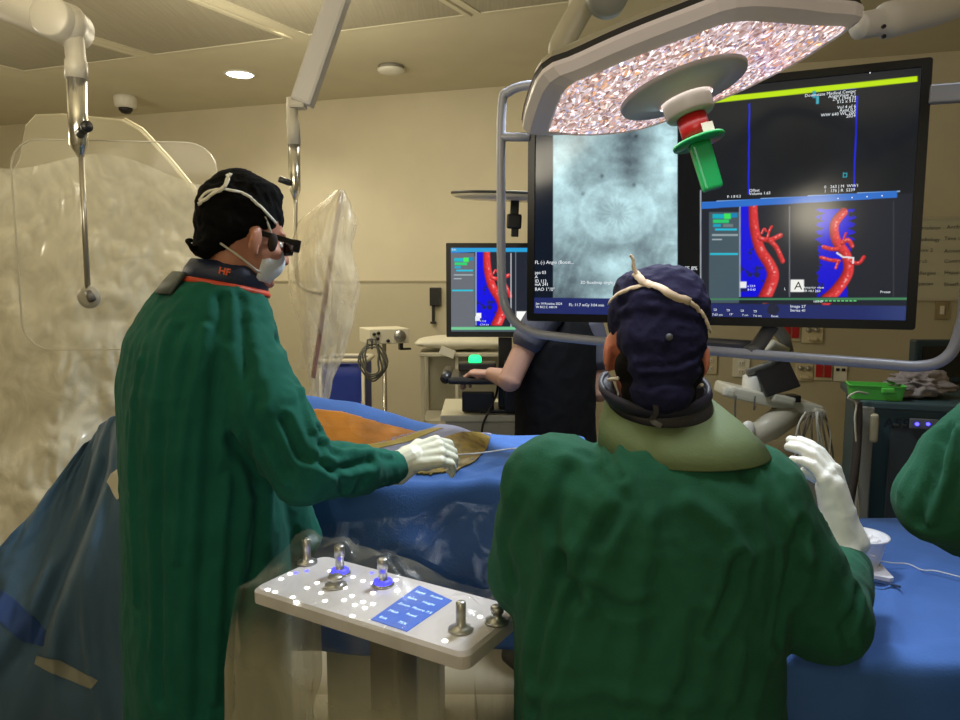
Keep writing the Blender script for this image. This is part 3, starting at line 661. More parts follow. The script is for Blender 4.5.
# second small lamp head seen edge-on at the back
c = P(515, 199, 3.0)
t = thing('surgical_light', 'thin round surgical light seen edge-on beyond the tube frame', 'surgical light', c)
Mt = Matrix.Translation(c)@Matrix.Rotation(math.radians(2), 4, 'Y')@Matrix.Rotation(math.radians(4.5), 4, 'X')
bm = BM(); lathe(bm, [(.23, -.005), (.25, .0), (.26, .012), (.24, .022), (.001, .034)], Mt, 48); obj('housing', bm, mat('lamp_tan', (.62, .56, .42), .3), t, True)
bm = BM(); lathe(bm, [(.262, .011), (.264, .017), (.262, .021)], Mt, 48, False); obj('rim', bm, seam_m, t, True)
bm = BM(); lathe(bm, [(.001, -.007), (.22, -.007), (.225, -.001)], Mt, 40); obj('lens', bm, mat('dim_lens', (.75, .70, .6), .2), t, True)
bm = BM(); box(bm, (0, 0, -.04), (.035, .03, .08), Mt, .005); box(bm, (0, -.005, -.09), (.06, .05, .06), Mt, .008); box(bm, (.005, 0, -.135), (.03, .03, .035), Mt, .004); obj('camera_handle', bm, black_m, t)
bm = BM(); tube(bm, [c+Vector((.15, .0, .02)), c+Vector((.2, .05, .2)), Vector((c.x+.25, c.y+.1, CEIL))], .02, 12); obj('ceiling_arm', bm, white_m, t, True)

# ================================================================= CEILING ARMS WITH SHIELDS
arm_m = mat('arm_cream', (.50, .47, .40), .4); chrome = mat('chrome', (.62, .60, .55), .18, .95); rod_m = mat('rod_steel', (.36, .33, .26), .3, .7)
def capsule_bm(a, b, ra, rb, seg=24):
    bm = BM(); add_caps(bm, a, b, ra, rb, seg); return bm
Y1 = 2.25; k1 = Y1/F
t = thing('shield_arm', 'thick cream jointed ceiling arm with chrome spindle at upper left', 'ceiling arm', P(88, 297, Y1))
a = P(-70, -28, Y1+.1); b_ = P(66, 24, Y1)
obj('boom', capsule_bm(a, b_, 19*k1, 20*k1), arm_m, t, True)
bm = BM(); lathe(bm, [(.001, -.075), (.052, -.075), (.058, -.07), (.058, .07), (.052, .075), (.001, .075)], frame(P(63, 24, Y1), Vector((1, 0, 0)), z=Vector((0, 1, 0))), 32); obj('joint_disc', bm, arm_m, t, True)
bm = BM(); tube(bm, [P(-70, -28, Y1+.1), Vector((-1.75, Y1+.1, 2.6)), Vector((-1.75, Y1+.1, CEIL))], .05, 16); obj('ceiling_stem', bm, arm_m, t, True)
p0 = P(73, 30, Y1); p1 = P(76, 60, Y1); p2 = P(76.5, 79, Y1); p3 = P(79, 145, Y1); p4 = P(81, 157, Y1); p5 = P(88, 292, Y1)
bm = BM(); tube(bm, [p0, p1, p1+(p2-p1)*.05, p2], [9*k1, 9*k1, 10*k1, 10.5*k1], 20); obj('elbow_sleeve', bm, arm_m, t, True)
bm = BM(); tube(bm, [p2, p3, p4], [9.5*k1, 8.5*k1, 3*k1], 20); obj('spindle', bm, chrome, t, True)
bm = BM(); q = P(80, 134, Y1-.03); tube(bm, [q, q+Vector((.035, -.03, .015))], .014, 14); lathe(bm, [(.017, 0), (.017, .01)], frame(q+Vector((.035, -.03, .015)), Vector((0, 0, 1)), z=Vector((.75, -.6, .3))), 14); obj('clamp_knob', bm, black_m, t, True)
bm = BM(); tube(bm, [p4, p5], .0085, 12); obj('rod', bm, rod_m, t, True)
bm = BM(); lathe(bm, [(.001, -.008), (.034, -.008), (.036, 0), (.034, .006), (.02, .010), (.001, .012)], frame(P(89, 297, Y1), Vector((1, 0, 0)), z=Vector((0, -1, 0))), 28); obj('mount_disc', bm, mat('disc_grey', (.38, .36, .30), .35), t, True)
bm = BM(); tube(bm, [P(88, 292, Y1-.01), P(92, 300, Y1-.02)], [.010, .013], 12); obj('mount_knob', bm, mat('knob_dark', (.12, .11, .10), .4), t, True)
Y2 = 2.75; k2 = Y2/F
t = thing('shield_arm', 'slim slanting white ceiling arm in front of the square ceiling panel', 'ceiling arm', P(300, 293, Y2))
a = P(348, -30, Y2); b_ = P(302, 104, Y2); R_ = frame(a, b_-a, z=Vector((0, -1, 0)))
bm = BM(); box(bm, ((b_-a).length/2, 0, 0), ((b_-a).length, 21*k2, .07), R_, .012); obj('boom', bm, mat('arm_grey', (.50, .48, .47), .4), t)
bm = BM(); tube(bm, [P(292, 98, Y2), P(292.5, 120, Y2), P(293, 121, Y2), P(294, 145, Y2)], [5.5*k2, 5.5*k2, 6.5*k2, 6.5*k2], 18); obj('elbow_sleeve', bm, arm_m, t, True)
bm = BM(); box(bm, (0, 0, 0), (16*k2, .06, 8*k2), Matrix.Translation(P(298, 105, Y2)), .01); obj('hinge', bm, arm_m, t)
bm = BM(); tube(bm, [P(294, 145, Y2), P(295, 190, Y2), P(295.5, 200, Y2)], [5.8*k2, 5.6*k2, 2*k2], 18); obj('spindle', bm, chrome, t, True)
q = P(290, 183, Y2-.02); bm = BM(); tube(bm, [q, q+Vector((-.035, -.02, .012))], .012, 12); obj('clamp_knob', bm, black_m, t, True)
bm = BM(); tube(bm, bez([P(295.5, 198, Y2), P(295.5, 240, Y2), P(297, 275, Y2), P(303, 288, Y2), P(322, 294, Y2)], 5), .008, 10); obj('rod', bm, rod_m, t, True)
bm = BM(); tube(bm, [a, P(352, -50, Y2), Vector((P(352, -50, Y2).x, Y2, CEIL))], .05, 14); obj('ceiling_stem', bm, arm_m, t, True)

# acrylic radiation shields ---------------------------------------------------
def acrylic(name):
    m = bpy.data.materials.new(name); m.use_nodes = True; nt = m.node_tree; n = nt.nodes
    b = n['Principled BSDF']; b.inputs['Base Color'].default_value = (.8, .78, .68, 1); b.inputs['Roughness'].default_value = .08
    tr = n.new('ShaderNodeBsdfTransparent'); mx = n.new('ShaderNodeMixShader'); mx.inputs[0].default_value = .07
    nt.links.new(tr.outputs[0], mx.inputs[1]); nt.links.new(b.outputs[0], mx.inputs[2]); nt.links.new(mx.outputs[0], n['Material Output'].inputs[0]); return m
acr = acrylic('clear_acrylic'); edge_m = mat('acrylic_edge', (.45, .42, .33), .3)
YS = Y1+.07; q = P(88, 297, YS); w2 = .62
t = thing('acrylic_shield', 'clear rounded acrylic shield fixed to the left ceiling arm by a disc', 'radiation shield', (q.x+.09, q.y, q.z-.15))
Mq = frame(Vector((q.x+.11, q.y, q.z+.16)), Vector((1, .12, 0)), z=Vector((0, 0, 1)))
def R4(poly, y): return [Mq@Vector((a, y, b)) for a, b in poly]
obj('pane', loft(BM(), [R4(rrect(w2, .66, .09), 0), R4(rrect(w2, .66, .09), .006)]), acr, t)
obj('edge', loft(BM(), [R4(rrect(w2, .66, .09), -.0005), R4(rrect(w2, .66, .09), .0065), R4(rrect(w2-.006, .654, .087), .0065), R4(rrect(w2-.006, .654, .087), -.0005), R4(rrect(w2, .66, .09), -.0005)], (False, False)), edge_m, t)
t = thing('acrylic_shield', 'narrow edge-on radiation shield inside a clear bag on the slim arm', 'radiation shield', P(318, 380, Y2))
a = P(341, 193, Y2+.04); b_ = P(313, 378, Y2-.04); M2 = frame(b_, (a-b_), z=Vector((.35, -.94, 0)))
ln = (a-b_).length
bm = BM(); box(bm, (ln/2, -.0, 0), (ln, .012, .05), M2, .003); obj('edge_strip', bm, mat('shield_edge', (.20, .10, .075), .35), t)
bm = BM(); box(bm, (ln/2, -.035, .02), (ln*.96, .006, .26), frame(b_+Vector((.0, .10, 0)), (a-b_), z=Vector((.25, .97, 0))), .002); obj('pane', bm, acr, t)

# ================================================================= BACKGROUND EQUIPMENT
cart_m = mat('cart_cream', (.58, .55, .44), .4, var=.03); castor_m = mat('castor_black', (.03, .03, .03), .5)
def castors(t, x0, x1, y0, y1, M=I4, r=.035):
    for x in (x0, x1):
        for y in (y0, y1):
            bm = BM(); lathe(bm, [(.001, -.012), (r-.004, -.012), (r, -.008), (r, .008), (r-.004, .012), (.001, .012)], M@Matrix.Translation((x, y, r))@Matrix.Rotation(math.pi/2, 4, 'Y'), 16)
            box(bm, (x, y, r*2), (.03, .05, .03), M, .004); obj('castor', bm, castor_m, t)
# white box on pole
b0 = P(384, 335, 4.15); bx = Matrix.Translation((b0.x, b0.y, b0.z))@Matrix.Rotation(math.radians(24), 4, 'Z')
t = thing('monitor_box', 'cream electronics box with round dial on steel pole stand', 'medical device', (b0.x+.02, b0.y, 0))
bm = BM(); box(bm, (0, 0, -.0), (.235, .22, .085), bx, .006); obj('case', bm, mat('case_cream', (.72, .68, .54), .4), t)
bm = BM(); lathe(bm, [(.035, 0), (.033, .012), (.012, .014), (.001, .02)], bx@Matrix.Translation((.06, -.11, .0))@Matrix.Rotation(math.pi/2, 4, 'X'), 24); obj('dial', bm, steel_m, t, True)
for x, z in ((-.09, .015), (-.065, .02), (-.07, -.01), (-.01, -.025)):
    bm = BM(); lathe(bm, [(.010, 0), (.009, .01), (.001, .011)], bx@Matrix.Translation((x, -.11, z))@Matrix.Rotation(math.pi/2, 4, 'X'), 12); obj('connector', bm, black_m, t, True)
bm = BM(); box(bm, (.119, -.02, .0), (.004, .05, .03), bx, .001); obj('side_socket', bm, black_m, t)
px0 = b0.x+.0; py0 = b0.y
bm = BM(); tube(bm, [(px0, py0, .04), (px0, py0, b0.z-.043)], .013, 14); obj('pole', bm, chrome, t, True)
bm = BM(); box(bm, (.10, 0, -.065), (.02, .04, .05), bx, .004); box(bm, (.13, 0, -.085), (.06, .03, .012), bx, .003); obj('hook', bm, black_m, t)
for k in range(5):
    a = k*2*math.pi/5+.3; bm = BM(); tube(bm, [(px0, py0, .07), (px0+.22*math.cos(a), py0+.22*math.sin(a), .045)], .014, 10); lathe(bm, [(.001, 0), (.022, .0), (.024, .02), (.022, .04), (.001, .04)], Matrix.Translation((px0+.22*math.cos(a), py0+.22*math.sin(a), 0)), 12); obj('leg', bm, castor_m, t)
cm = mat('cable_grey', (.11, .11, .10), .45)
for k in range(4):
    r = .055+.012*k; c = P(372, 362, 4.0)
    pts = [c+Vector((r*.8*math.sin(a)+.01*math.sin(3*a+k), .012*k, r*1.25*math.cos(a)+(.06 if k == 0 else 0)*(1 if math.cos(a) > .9 else 0))) for a in [i*2*math.pi/20 for i in range(20)]]
    pts = pts+[pts[0]]
    bm = BM(); tube(bm, pts, .0055, 8, False)
    if k == 0: tube(bm, [pts[0], P(372, 349, 4.02)], .006, 8)
    tag(obj('cable_coil', bm, cm, None, True), 'grey cable looped under the cream box on its pole', 'cable', 'loops of cable under the cream box')
# blue hamper
c = P(346, 360, 4.4); wd, dp, ht = .30, .32, c.z
t = thing('linen_hamper', 'blue fabric hamper bag on white metal frame behind patient', 'hamper', (c.x-.02, 4.5, 0))
x0, x1 = c.x-.17, c.x+.13
bm = BM()
loops = []
for z, k in ((ht-.02, 1), (ht-.1, .99), (ht-.3, 1.0), (ht-.5, .97), (ht-.6, .85), (ht-.62, .6)):
    loops.append([Vector(((x0+x1)/2+a*k+.006*nz(a*20, b*20, z*12), 4.5+b*k+.006*nz(a*18, b*18, z*9, 1, 2), z)) for a, b in rrect(x1-x0-.02, dp-.02, .04, 6)])
loft(bm, loops); obj('bag', bm, mat('hamper_blue', (.012, .035, .30), .6, bump=.2, bscale=20), t, True)
bm = BM(); pts = [Vector(((x0+x1)/2+a, 4.5+b, ht)) for a, b in rrect(x1-x0, dp, .04, 6)]; tube(bm, pts+[pts[0]], .014, 10, False); obj('rim', bm, cart_m, t, True)
for x in (x0+.02, x1-.02):
    for y in (4.36, 4.64):
        bm = BM(); tube(bm, [(x, y, .05), (x, y, ht)], .011, 10); obj('leg', bm, cart_m, t, True)
castors(t, x0+.02, x1-.02, 4.36, 4.64, r=.03)
q = P(363, 403, 4.33); bm = BM(); box(bm, (0, 0, 0), (.02, .004, .02), Matrix.Translation(q)); obj('tag', bm, white_m, t)
# linen cart with pillow
a = P(421, 352, 4.3); zt = a.z
t = thing('linen_cart', 'tall cream open-framed cart with a pillow on its top', 'cart', (a.x+.35, 4.45, 0))
bm = BM(); box(bm, (a.x+.38, 4.45, zt-.012), (.78, .40, .022), I4, .004); obj('top', bm, cart_m, t)
for x in (a.x+.01, a.x+.75):
    for y in (4.27, 4.63):
        bm = BM(); box(bm, (x, y, zt/2+.02), (.022, .022, zt-.07), I4, .003); obj('post', bm, cart_m, t)
for zz in (.25, .75): bm = BM(); box(bm, (a.x+.38, 4.45, zz), (.74, .36, .02)); obj('shelf', bm, cart_m, t)
bm = BM(); box(bm, (a.x+.215, 4.27, zt-.4), (.018, .018, .75)); obj('divider', bm, cart_m, t)
bm = BM(); box(bm, (a.x+.38, 4.64, zt/2), (.74, .006, zt-.12)); obj('back_panel', bm, mat('cart_panel', (.42, .40, .31), .5), t)
castors(t, a.x+.03, a.x+.73, 4.29, 4.61)
pc = P(462, 343, 4.42); bm = BM(); bmesh.ops.create_grid(bm, x_segments=24, y_segments=16, size=1)
tp = bm.verts[:]
def pillow(sgn):
    b2 = BM(); bmesh.ops.create_grid(b2, x_segments=26, y_segments=18, size=1)
    for v in b2.verts:
        u, w_ = v.co.x, v.co.y; k = max(0, (1-u*u))**.45*max(0, (1-w_*w_))**.45
        v.co = Vector((pc.x+u*.29*(1-.05*w_*w_), pc.y+w_*.16, zt+.004+.045+sgn*(.045*k)*(1+.2*nz(u*3, w_*3))))
    return b2
bm.free(); bm = BM()
for sg in (-1, 1):
    b2 = pillow(sg); me = bpy.data.meshes.new('p'); b2.to_mesh(me); b2.free(); bm.from_mesh(me)
bmesh.ops.remove_doubles(bm, verts=bm.verts, dist=.0008)
for v in bm.verts: v.co.z = max(v.co.z-.0, zt+.001)
tag(obj('pillow', bm, mat('pillow_white', (.70, .67, .55), .7, bump=.15, bscale=14), None, True), 'flat white pillow lying on the cream linen cart', 'pillow')
q = P(447, 353, 4.235); bm = BM(); box(bm, (0, 0, .005), (.09, .004, .05), Matrix.Translation(q)@Matrix.Rotation(.35, 4, 'Y'), .001)
tag(obj('paper_tag', bm, white_m), 'small white paper tag hanging at front edge below the pillow', 'tag')
# small display on computer cart
sY = 3.1
sa = P(446, 243, sY); sb = P(446, 337, sY); swd = .64; shh = sa.z-sb.z
sc_ = Vector((sa.x+swd/2, sY, (sa.z+sb.z)/2)); SM = frame(sc_, Vector((1, 0, 0)), z=Vector((0, 0, 1)))
t = thing('computer_cart', 'black computer stand with keyboard tray and lit display of red vessels', 'computer stand', (sc_.x-.02, sY+.15, 0))
bm = BM(); box(bm, (0, .03, 0), (swd, .05, shh), SM, .006); h_ = obj('display', bm, black_m, t)
SS = SM@Matrix.Translation((0, .002, .002))
bm = loft(BM(), [[SM@Vector((a, y, b)) for a, b in rrect(wv, hv, .004)] for wv, hv, y in ((swd, shh, .006), (swd, shh, -.002), (swd-.04, shh-.04, -.002), (swd-.04, shh-.04, .004))], (False, False)); obj('bezel', bm, black_m, t)
raster('screen', SS, swd-.041, shh-.041, 300, 190, small_screen, t, 1.15)
bm = BM()
for s, x, y in (('R 512', 480, 322), ('CTA 0.6', 480, 325.5), ('Edit', 452, 250.5)):
    q = P(x, y, sY+.0005); txt(bm, s, .011, frame(q, Vector((1, 0, 0)), z=Vector((0, 0, 1)))@RX, 'LEFT', .0002)
q = P(477.5, 318.5, sY+.0005); box(bm, (0, 0, 0), (.02, .001, .02), Matrix.Translation(q)); obj('screen_text', bm, tx_m, t)
pxx = P(505, 360, sY+.1).x
zc = P(445, 415, 3.08).z+.004
bm = BM(); box(bm, (pxx, sY+.1, (zc+1.35)/2), (.06, .06, 1.35-zc), I4, .006); obj('pole', bm, black_m, t)
kb = P(482, 379, 2.98)
bm = BM(); box(bm, (kb.x+.06, 3.06, kb.z), (.40, .30, .03), I4, .012); obj('keyboard_tray', bm, black_m, t)
bm = BM(); tube(bm, [(kb.x-.15, 2.92, kb.z+.01), (kb.x-.15, 3.18, kb.z+.01)], .022, 12); obj('tray_handle', bm, black_m, t, True)
bm = BM(); box(bm, (kb.x-.02, 3.1, kb.z+.04), (.16, .10, .035), I4, .006); obj('control_box', bm, black_m, t)
bm = BM(); lathe(bm, [(.028, .0), (.028, .02), (.02, .03), (.001, .032)], Matrix.Translation((kb.x-.03, 3.1, kb.z+.058)), 16); obj('green_lamp', bm, emit('green_glow', (.02, .8, .22), 2.2), t, True)
bm = BM(); box(bm, (P(478, 405, 3.14).x, 3.16, zc+.05), (.14, .12, .09), I4, .008); obj('cable_box', bm, black_m, t)
bm = BM(); box(bm, (P(512, 410, 3.1).x+.05, 3.16, zc+.115), (.17, .2, .22), I4, .01); obj('computer_case', bm, black_m, t)
bm = BM(); box(bm, (pxx, sY+.1, zc+.008), (.22, .2, .016), I4, .005); obj('base', bm, black_m, t)
bm = BM(); tube(bm, bez([P(498, 382, 3.06), P(496, 395, 3.03), P(487, 415, 3.0), P(482, 430, 3.02), P(480, 470, 3.06)], 5), .005, 8); tag(obj('power_cable', bm, black_m, None, True), 'thin black cable hanging down from the keyboard tray', 'cable')
# white storage cabinet below the tray
a = P(445, 415, 3.08); zt = a.z; zt_cab = a.z
t = thing('supply_cabinet', 'low cream cabinet with flat top behind the patient, right of gloved hand', 'cabinet', (a.x+.3, 3.28, 0))
bm = BM(); box(bm, (a.x+.28, 3.28, zt/2), (.56, .40, zt-.06), I4, .01); obj('body', bm, mat('cabinet_grey', (.46, .44, .36), .45), t)
bm = BM(); box(bm, (a.x+.28, 3.28, zt-.012), (.60, .44, .03), I4, .006); obj('top', bm, mat('cabinet_top', (.62, .60, .48), .4), t)
bm = BM(); box(bm, (a.x+.28, 3.076, zt-.25), (.48, .008, .3), I4, .003); obj('drawer_front', bm, mat('cabinet_drawer', (.50, .48, .39), .4), t)
castors(t, a.x+.05, a.x+.5, 3.13, 3.43)

# ================================================================= RIGHT BACKGROUND
grn = mat('tray_green', (.10, .52, .07), .45); teal = mat('cabinet_teal', (.035, .075, .085), .35, bump=.02); post_m = mat('post_grey', (.25, .25, .22), .4)
Yc = 2.45
tl = P(862, 402, Yc); zt = tl.z
rx = Vector((1, -.34, 0)).normalized(); ry = Vector((0, 0, 1)).cross(rx); rc = tl+rx*.25+ry*.25; rc.z = 0
t = thing('device_rack', 'dark teal cabinet with blue lights and lettering beside the right surgeon', 'equipment cabinet', rc)
CR = frame(Vector((rc.x, rc.y, zt/2)), rx, z=Vector((0, 0, 1)))
def fp(px, py, out=.012):
    q = PL(px, py, tl-ry*out, ry); return frame(q, rx, z=Vector((0, 0, 1)))
bm = BM(); box(bm, (0, 0, .03), (.46, .48, zt-.09), CR, .012); obj('body', bm, teal, t)
bm = BM(); box(bm, (0, 0, zt/2-.01), (.5, .5, .025), CR, .005); obj('top', bm, mat('rack_top', (.05, .09, .10), .4), t)
bm = BM(); box(bm, (-.23, -.235, 0), (.04, .04, zt-.03), CR, .005); obj('corner_post', bm, post_m, t)
bm = BM(); box(bm, (.03, -.246, -.02), (.38, .012, zt-.10), CR, .004); obj('front_panel', bm, mat('rack_front', (.05, .06, .065), .4, bump=.06, bscale=100), t)
bm = BM(); box(bm, (0, 0, 0), (.026, .03, .10), fp(874, 428), .012, 3); obj('handle', bm, mat('handle_beige', (.42, .38, .25), .4), t)
bm = BM(); txt(bm, 'A55', .046, fp(884, 427, .004)@RX, 'LEFT', .001, .0008); obj('lettering', bm, black_m, t)
bm = BM(); box(bm, (0, 0, 0), (.085, .012, .034), fp(924, 424, .006), .003); obj('light_panel', bm, mat('panel_grey', (.16, .16, .17), .4), t)
for px, r in ((917, .006), (928, .0055)):
    bm = BM(); lathe(bm, [(r, 0), (r, .004), (.001, .005)], fp(px, 424, .012)@RX, 14); obj('indicator_light', bm, emit('indicator_blue', (.06, .05, 1), 5), t)
castors(t, -.19, .19, -.2, .2, frame(rc, rx, z=Vector((0, 0, 1))))
# green tray, cloth, small dark monitor
gt = P(882, 402, Yc+.06); g0 = (P(884, 402, Yc).x, Yc+.06)
t = thing('green_tray', 'bright green plastic tray on top of the dark cabinet', 'tray', (g0[0], g0[1], zt+.003))
Mg = frame((g0[0], g0[1], zt+.004), rx, z=Vector((0, 0, 1)))
bm = BM(); loft(bm, [[Mg@Vector((a*k, b*k, z)) for a, b in rrect(.175, .10, .015, 4)] for k, z in ((.9, 0), (1, .045), (1.04, .047), (1.04, .05), (.97, .05), (.88, .01))]); obj('tray', bm, grn, t)
bm = BM(); box(bm, (.03, -.055, .035), (.04, .02, .02), Mg, .006); obj('clip', bm, grn, t)
cl = BM(); 
def crumple(name, c, r, m, label, cat, seed, amp=.35):
    bm = BM(); bmesh.ops.create_icosphere(bm, subdivisions=5, radius=1)
    for v in bm.verts:
        n_ = v.co.copy(); k = 1+amp*(nz(n_.x, n_.y, n_.z, 1.6, seed)+.6*(.4-abs(nz(n_.x, n_.y, n_.z, 3.1, seed+2))*2))
        v.co = Vector((c[0]+n_.x*r[0]*k, c[1]+n_.y*r[1]*k, max(c[2]+n_.z*r[2]*k, c[2]-r[2]*.8)))
    return tag(obj(name, bm, m, None, True), label, cat)
q = P(918, 391, Yc+.10)
crumple('cloth', (q.x, q.y, zt+.045), (.10, .08, .045), mat('cloth_grey', (.27, .23, .22), .8, bump=.1), 'crumpled grey cloth heaped beside the green tray', 'cloth', 5, .55)
q = P(934, 383, Yc+.38); t = thing('rack_monitor', 'small dark blue monitor at the back of the cabinet top', 'monitor', (q.x+.02, q.y, zt))
bm = BM(); box(bm, (0, 0, .12), (.21, .05, .17), Matrix.Translation((q.x+.01, q.y, zt-.02)), .008); obj('case', bm, mat('dark_blue_case', (.015, .045, .075), .3), t)
bm = BM(); box(bm, (0, -.027, .12), (.16, .003, .12), Matrix.Translation((q.x+.01, q.y, zt-.02)), .001); obj('screen', bm, mat('dark_screen', (.004, .006, .01), .1), t)
bm = BM(); box(bm, (0, 0, .01), (.14, .12, .02), Matrix.Translation((q.x+.01, q.y, zt+.0)), .004); obj('base', bm, black_m, t)
# hose and white wire by the cabinet
bm = BM(); pts = bez([P(858, 402, Yc-.02), P(858, 430, Yc-.03), P(855, 470, Yc-.05), P(849, 510, Yc-.06), P(845, 560, Yc-.05), P(842, 680, Yc)], 6); pts = [p for p in pts if p.z > .02]
tube(bm, pts, .014, 10, flat=.7); tag(obj('hose', bm, mat('hose_black', (.03, .022, .018), .5), None, True), 'dark flat hose hanging down left side of the teal cabinet', 'hose')
bm = BM(); tube(bm, bez([P(868, 394, Yc), P(857, 392, Yc-.03), P(848, 398, Yc-.03), P(856, 403, Yc-.03), P(855, 420, Yc-.04), P(857, 450, Yc-.04), P(859, 490, Yc-.05), P(859, 520, Yc-.05)], 6), .0035, 8)
tag(obj('wire', bm, mat('wire_cream', (.5, .48, .38), .5), None, True), 'thin cream wire looping from green tray down the cabinet side', 'wire')
# equipment arm with rail, tablet, cables
crm = mat('enamel_cream', (.62, .60, .50), .35); Ye = 3.1
t = thing('ultrasound_cart', 'cream medical cart with handle rail, folding arm and slanted neck', 'medical cart', (P(775, 440, Ye).x, Ye+.2, 0))
a = P(727, 391, Ye-.05); b_ = P(822, 412, Ye-.05)
bm = BM(); box(bm, (0, 0, 0), ((b_-a).length, .20, .055), frame((a+b_)/2+Vector((0, .08, 0)), b_-a, z=Vector((0, 0, 1))), .018, 3); obj('handle_rail', bm, crm, t)
for px, py, wv in ((728, 392, .05), (782, 399, .10), (818, 413, .05)):
    q = P(px, py, Ye-.07); bm = BM(); box(bm, (0, 0, 0), (wv, .05, .04), frame(q, b_-a, z=Vector((0, 0, 1))), .012); obj('rail_clip', bm, crm, t)
q = P(753, 388, Ye+.0); bm = BM(); lathe(bm, [(.045, -.055), (.048, -.05), (.045, .05), (.035, .058), (.001, .058)], Matrix.Translation(q), 24); obj('swivel_post', bm, mat('enamel_white', (.72, .71, .64), .35), t, True)
gm = mat('arm_steel', (.20, .20, .19), .4, .3)
bm = BM(); tube(bm, [P(747, 374, Ye-.02), P(770, 366, Ye-.03), P(784, 352, Ye-.03)], [.03, .034, .024], 14, flat=.5); obj('lower_link', bm, gm, t, True)
bm = BM(); tube(bm, [P(784, 352, Ye-.02), P(772, 345, Ye-.05), P(762, 358, Ye-.05)], [.03, .03, .02], 14, flat=.6); obj('link_cap', bm, crm, t, True)
bm = BM(); tube(bm, [P(786, 352, Ye), P(784, 338, Ye), P(772, 322, Ye), P(758, 312, Ye)], [.032, .028, .026, .02], 14); obj('upper_link', bm, gm, t, True)
bm = BM(); tq = P(777, 378, Ye-.06); box(bm, (0, 0, 0), (.15, .018, .13), Matrix.Translation(tq)@Matrix.Rotation(math.radians(-18), 4, 'Y')@Matrix.Rotation(math.radians(-25), 4, 'X'), .005); obj('tablet', bm, black_m, t)
bm = BM(); tube(bm, [P(790, 412, Ye), P(770, 427, Ye-.05), P(752, 437, Ye-.1)], [.075, .07, .055], 20, flat=.8); obj('neck', bm, mat('neck_cream', (.50, .47, .37), .4), t, True)
q = P(748, 430, Ye-.13); bm = BM(); add_ell(bm, q, (.03, .02, .04)); obj('neck_cap', bm, mat('enamel_white', (.7, .7, .6), .3), t, True)
q = P(768, 450, Ye); bm = BM(); box(bm, (q.x, Ye+.05, q.z/2+.02), (.42, .5, q.z-.08), I4, .03, 3); obj('body', bm, mat('cart_taupe', (.30, .27, .21), .45), t)
castors(t, q.x-.17, q.x+.17, Ye-.12, Ye+.22)
bm = BM(); box(bm, (0, 0, 0), (.07, .06, .03), Matrix.Translation(P(790, 398, Ye-.06)), .004); obj('vent', bm, black_m, t)
ecm = mat('lead_taupe', (.20, .17, .13), .5)
for k, (x0, x1, yb) in enumerate([(806, 797, 470), (810, 806, 474), (814, 815, 480), (818, 822, 478), (822, 829, 485), (812, 803, 455), (816, 826, 460)]):
    bm = BM(); tube(bm, bez([P(x0, 412, Ye-.1), P((x0+x1)/2-3, 425, Ye-.12), P(x1-2, 450, Ye-.1), P(x1+2, yb, Ye-.08), P(x1+4*(-1)**k, yb-30, Ye-.06), P(x0+3, 414, Ye-.05)], 6), .0042, 8)
    tag(obj('monitoring_cable', bm, ecm if k % 3 else white_m, None, True), 'thin monitoring cable looped over right end of the cream rail', 'cable', 'cables looped over the cream rail')
for px, yb in ((736, 430), (755, 406)):
    bm = BM(); tube(bm, bez([P(px, 396, Ye-.1), P(px-1, 410, Ye-.1), P(px, yb, Ye-.1)], 4), .004, 8); tag(obj('monitoring_cable', bm, cm, None, True), 'short dark cable hanging from left half of the cream rail', 'cable', 'short cables under the cream rail')

# ================================================================= DRAPED TABLES
def grid_patch(fn, poly, name, m, parent, off=.003, label=None, res=170):
    """a piece of film lying on the surface fn(u, v), outlined by a polygon given in picture pixels"""
    def ev(u0, u1, v0, v1, n_):
        us = np.linspace(u0, u1, n_); vs = np.linspace(v0, v1, n_); A = np.array([[tuple(fn(a, b)) for a in us] for b in vs])
        px, py = proj(A); ins = np.zeros(px.shape, bool); n = len(poly)
        for i in range(n):
            x1, y1 = poly[i]; x2, y2 = poly[(i+1) % n]
            ins ^= ((y1 > py) != (y2 > py)) & (px < (x2-x1)*(py-y1)/(y2-y1+1e-9)+x1)
        return us, vs, A, ins
    us, vs, A, ins = ev(0, 1, 0, 1, 90)
    J, I_ = np.nonzero(ins)
    if not len(I_): print('EMPTY PATCH', name); return None
    d = 1/89*1.5
    us, vs, A, ins = ev(max(0, us[I_.min()]-d), min(1, us[I_.max()]+d), max(0, vs[J.min()]-d), min(1, vs[J.max()]+d), res)
    gu = np.gradient(A, axis=1); gv = np.gradient(A, axis=0); no = np.cross(gu, gv); no /= np.linalg.norm(no, axis=-1, keepdims=True)+1e-9
    no *= np.sign((no*(np.array(C0)-A)).sum(-1))[..., None]; A = A+no*off
    ok = (ins[:-1, :-1].astype(int)+ins[1:, :-1]+ins[:-1, 1:]+ins[1:, 1:]) >= 2
    ids = {}; V = []; Fc = []
    def vid(j, i):
        if (j, i) not in ids: ids[(j, i)] = len(V); V.append(tuple(A[j, i]))
        return ids[(j, i)]
    for j, i in zip(*np.nonzero(ok)): Fc.append((vid(j, i), vid(j, i+1), vid(j+1, i+1), vid(j+1, i)))
    me = bpy.data.meshes.new(name); me.from_pydata(V, [], Fc); me.update()
    o = finish(name, me, m, parent, True)
    s = o.modifiers.new('thickness', 'SOLIDIFY'); s.thickness = .0015; s.offset = 0
    if label: o['label'] = label
    return o
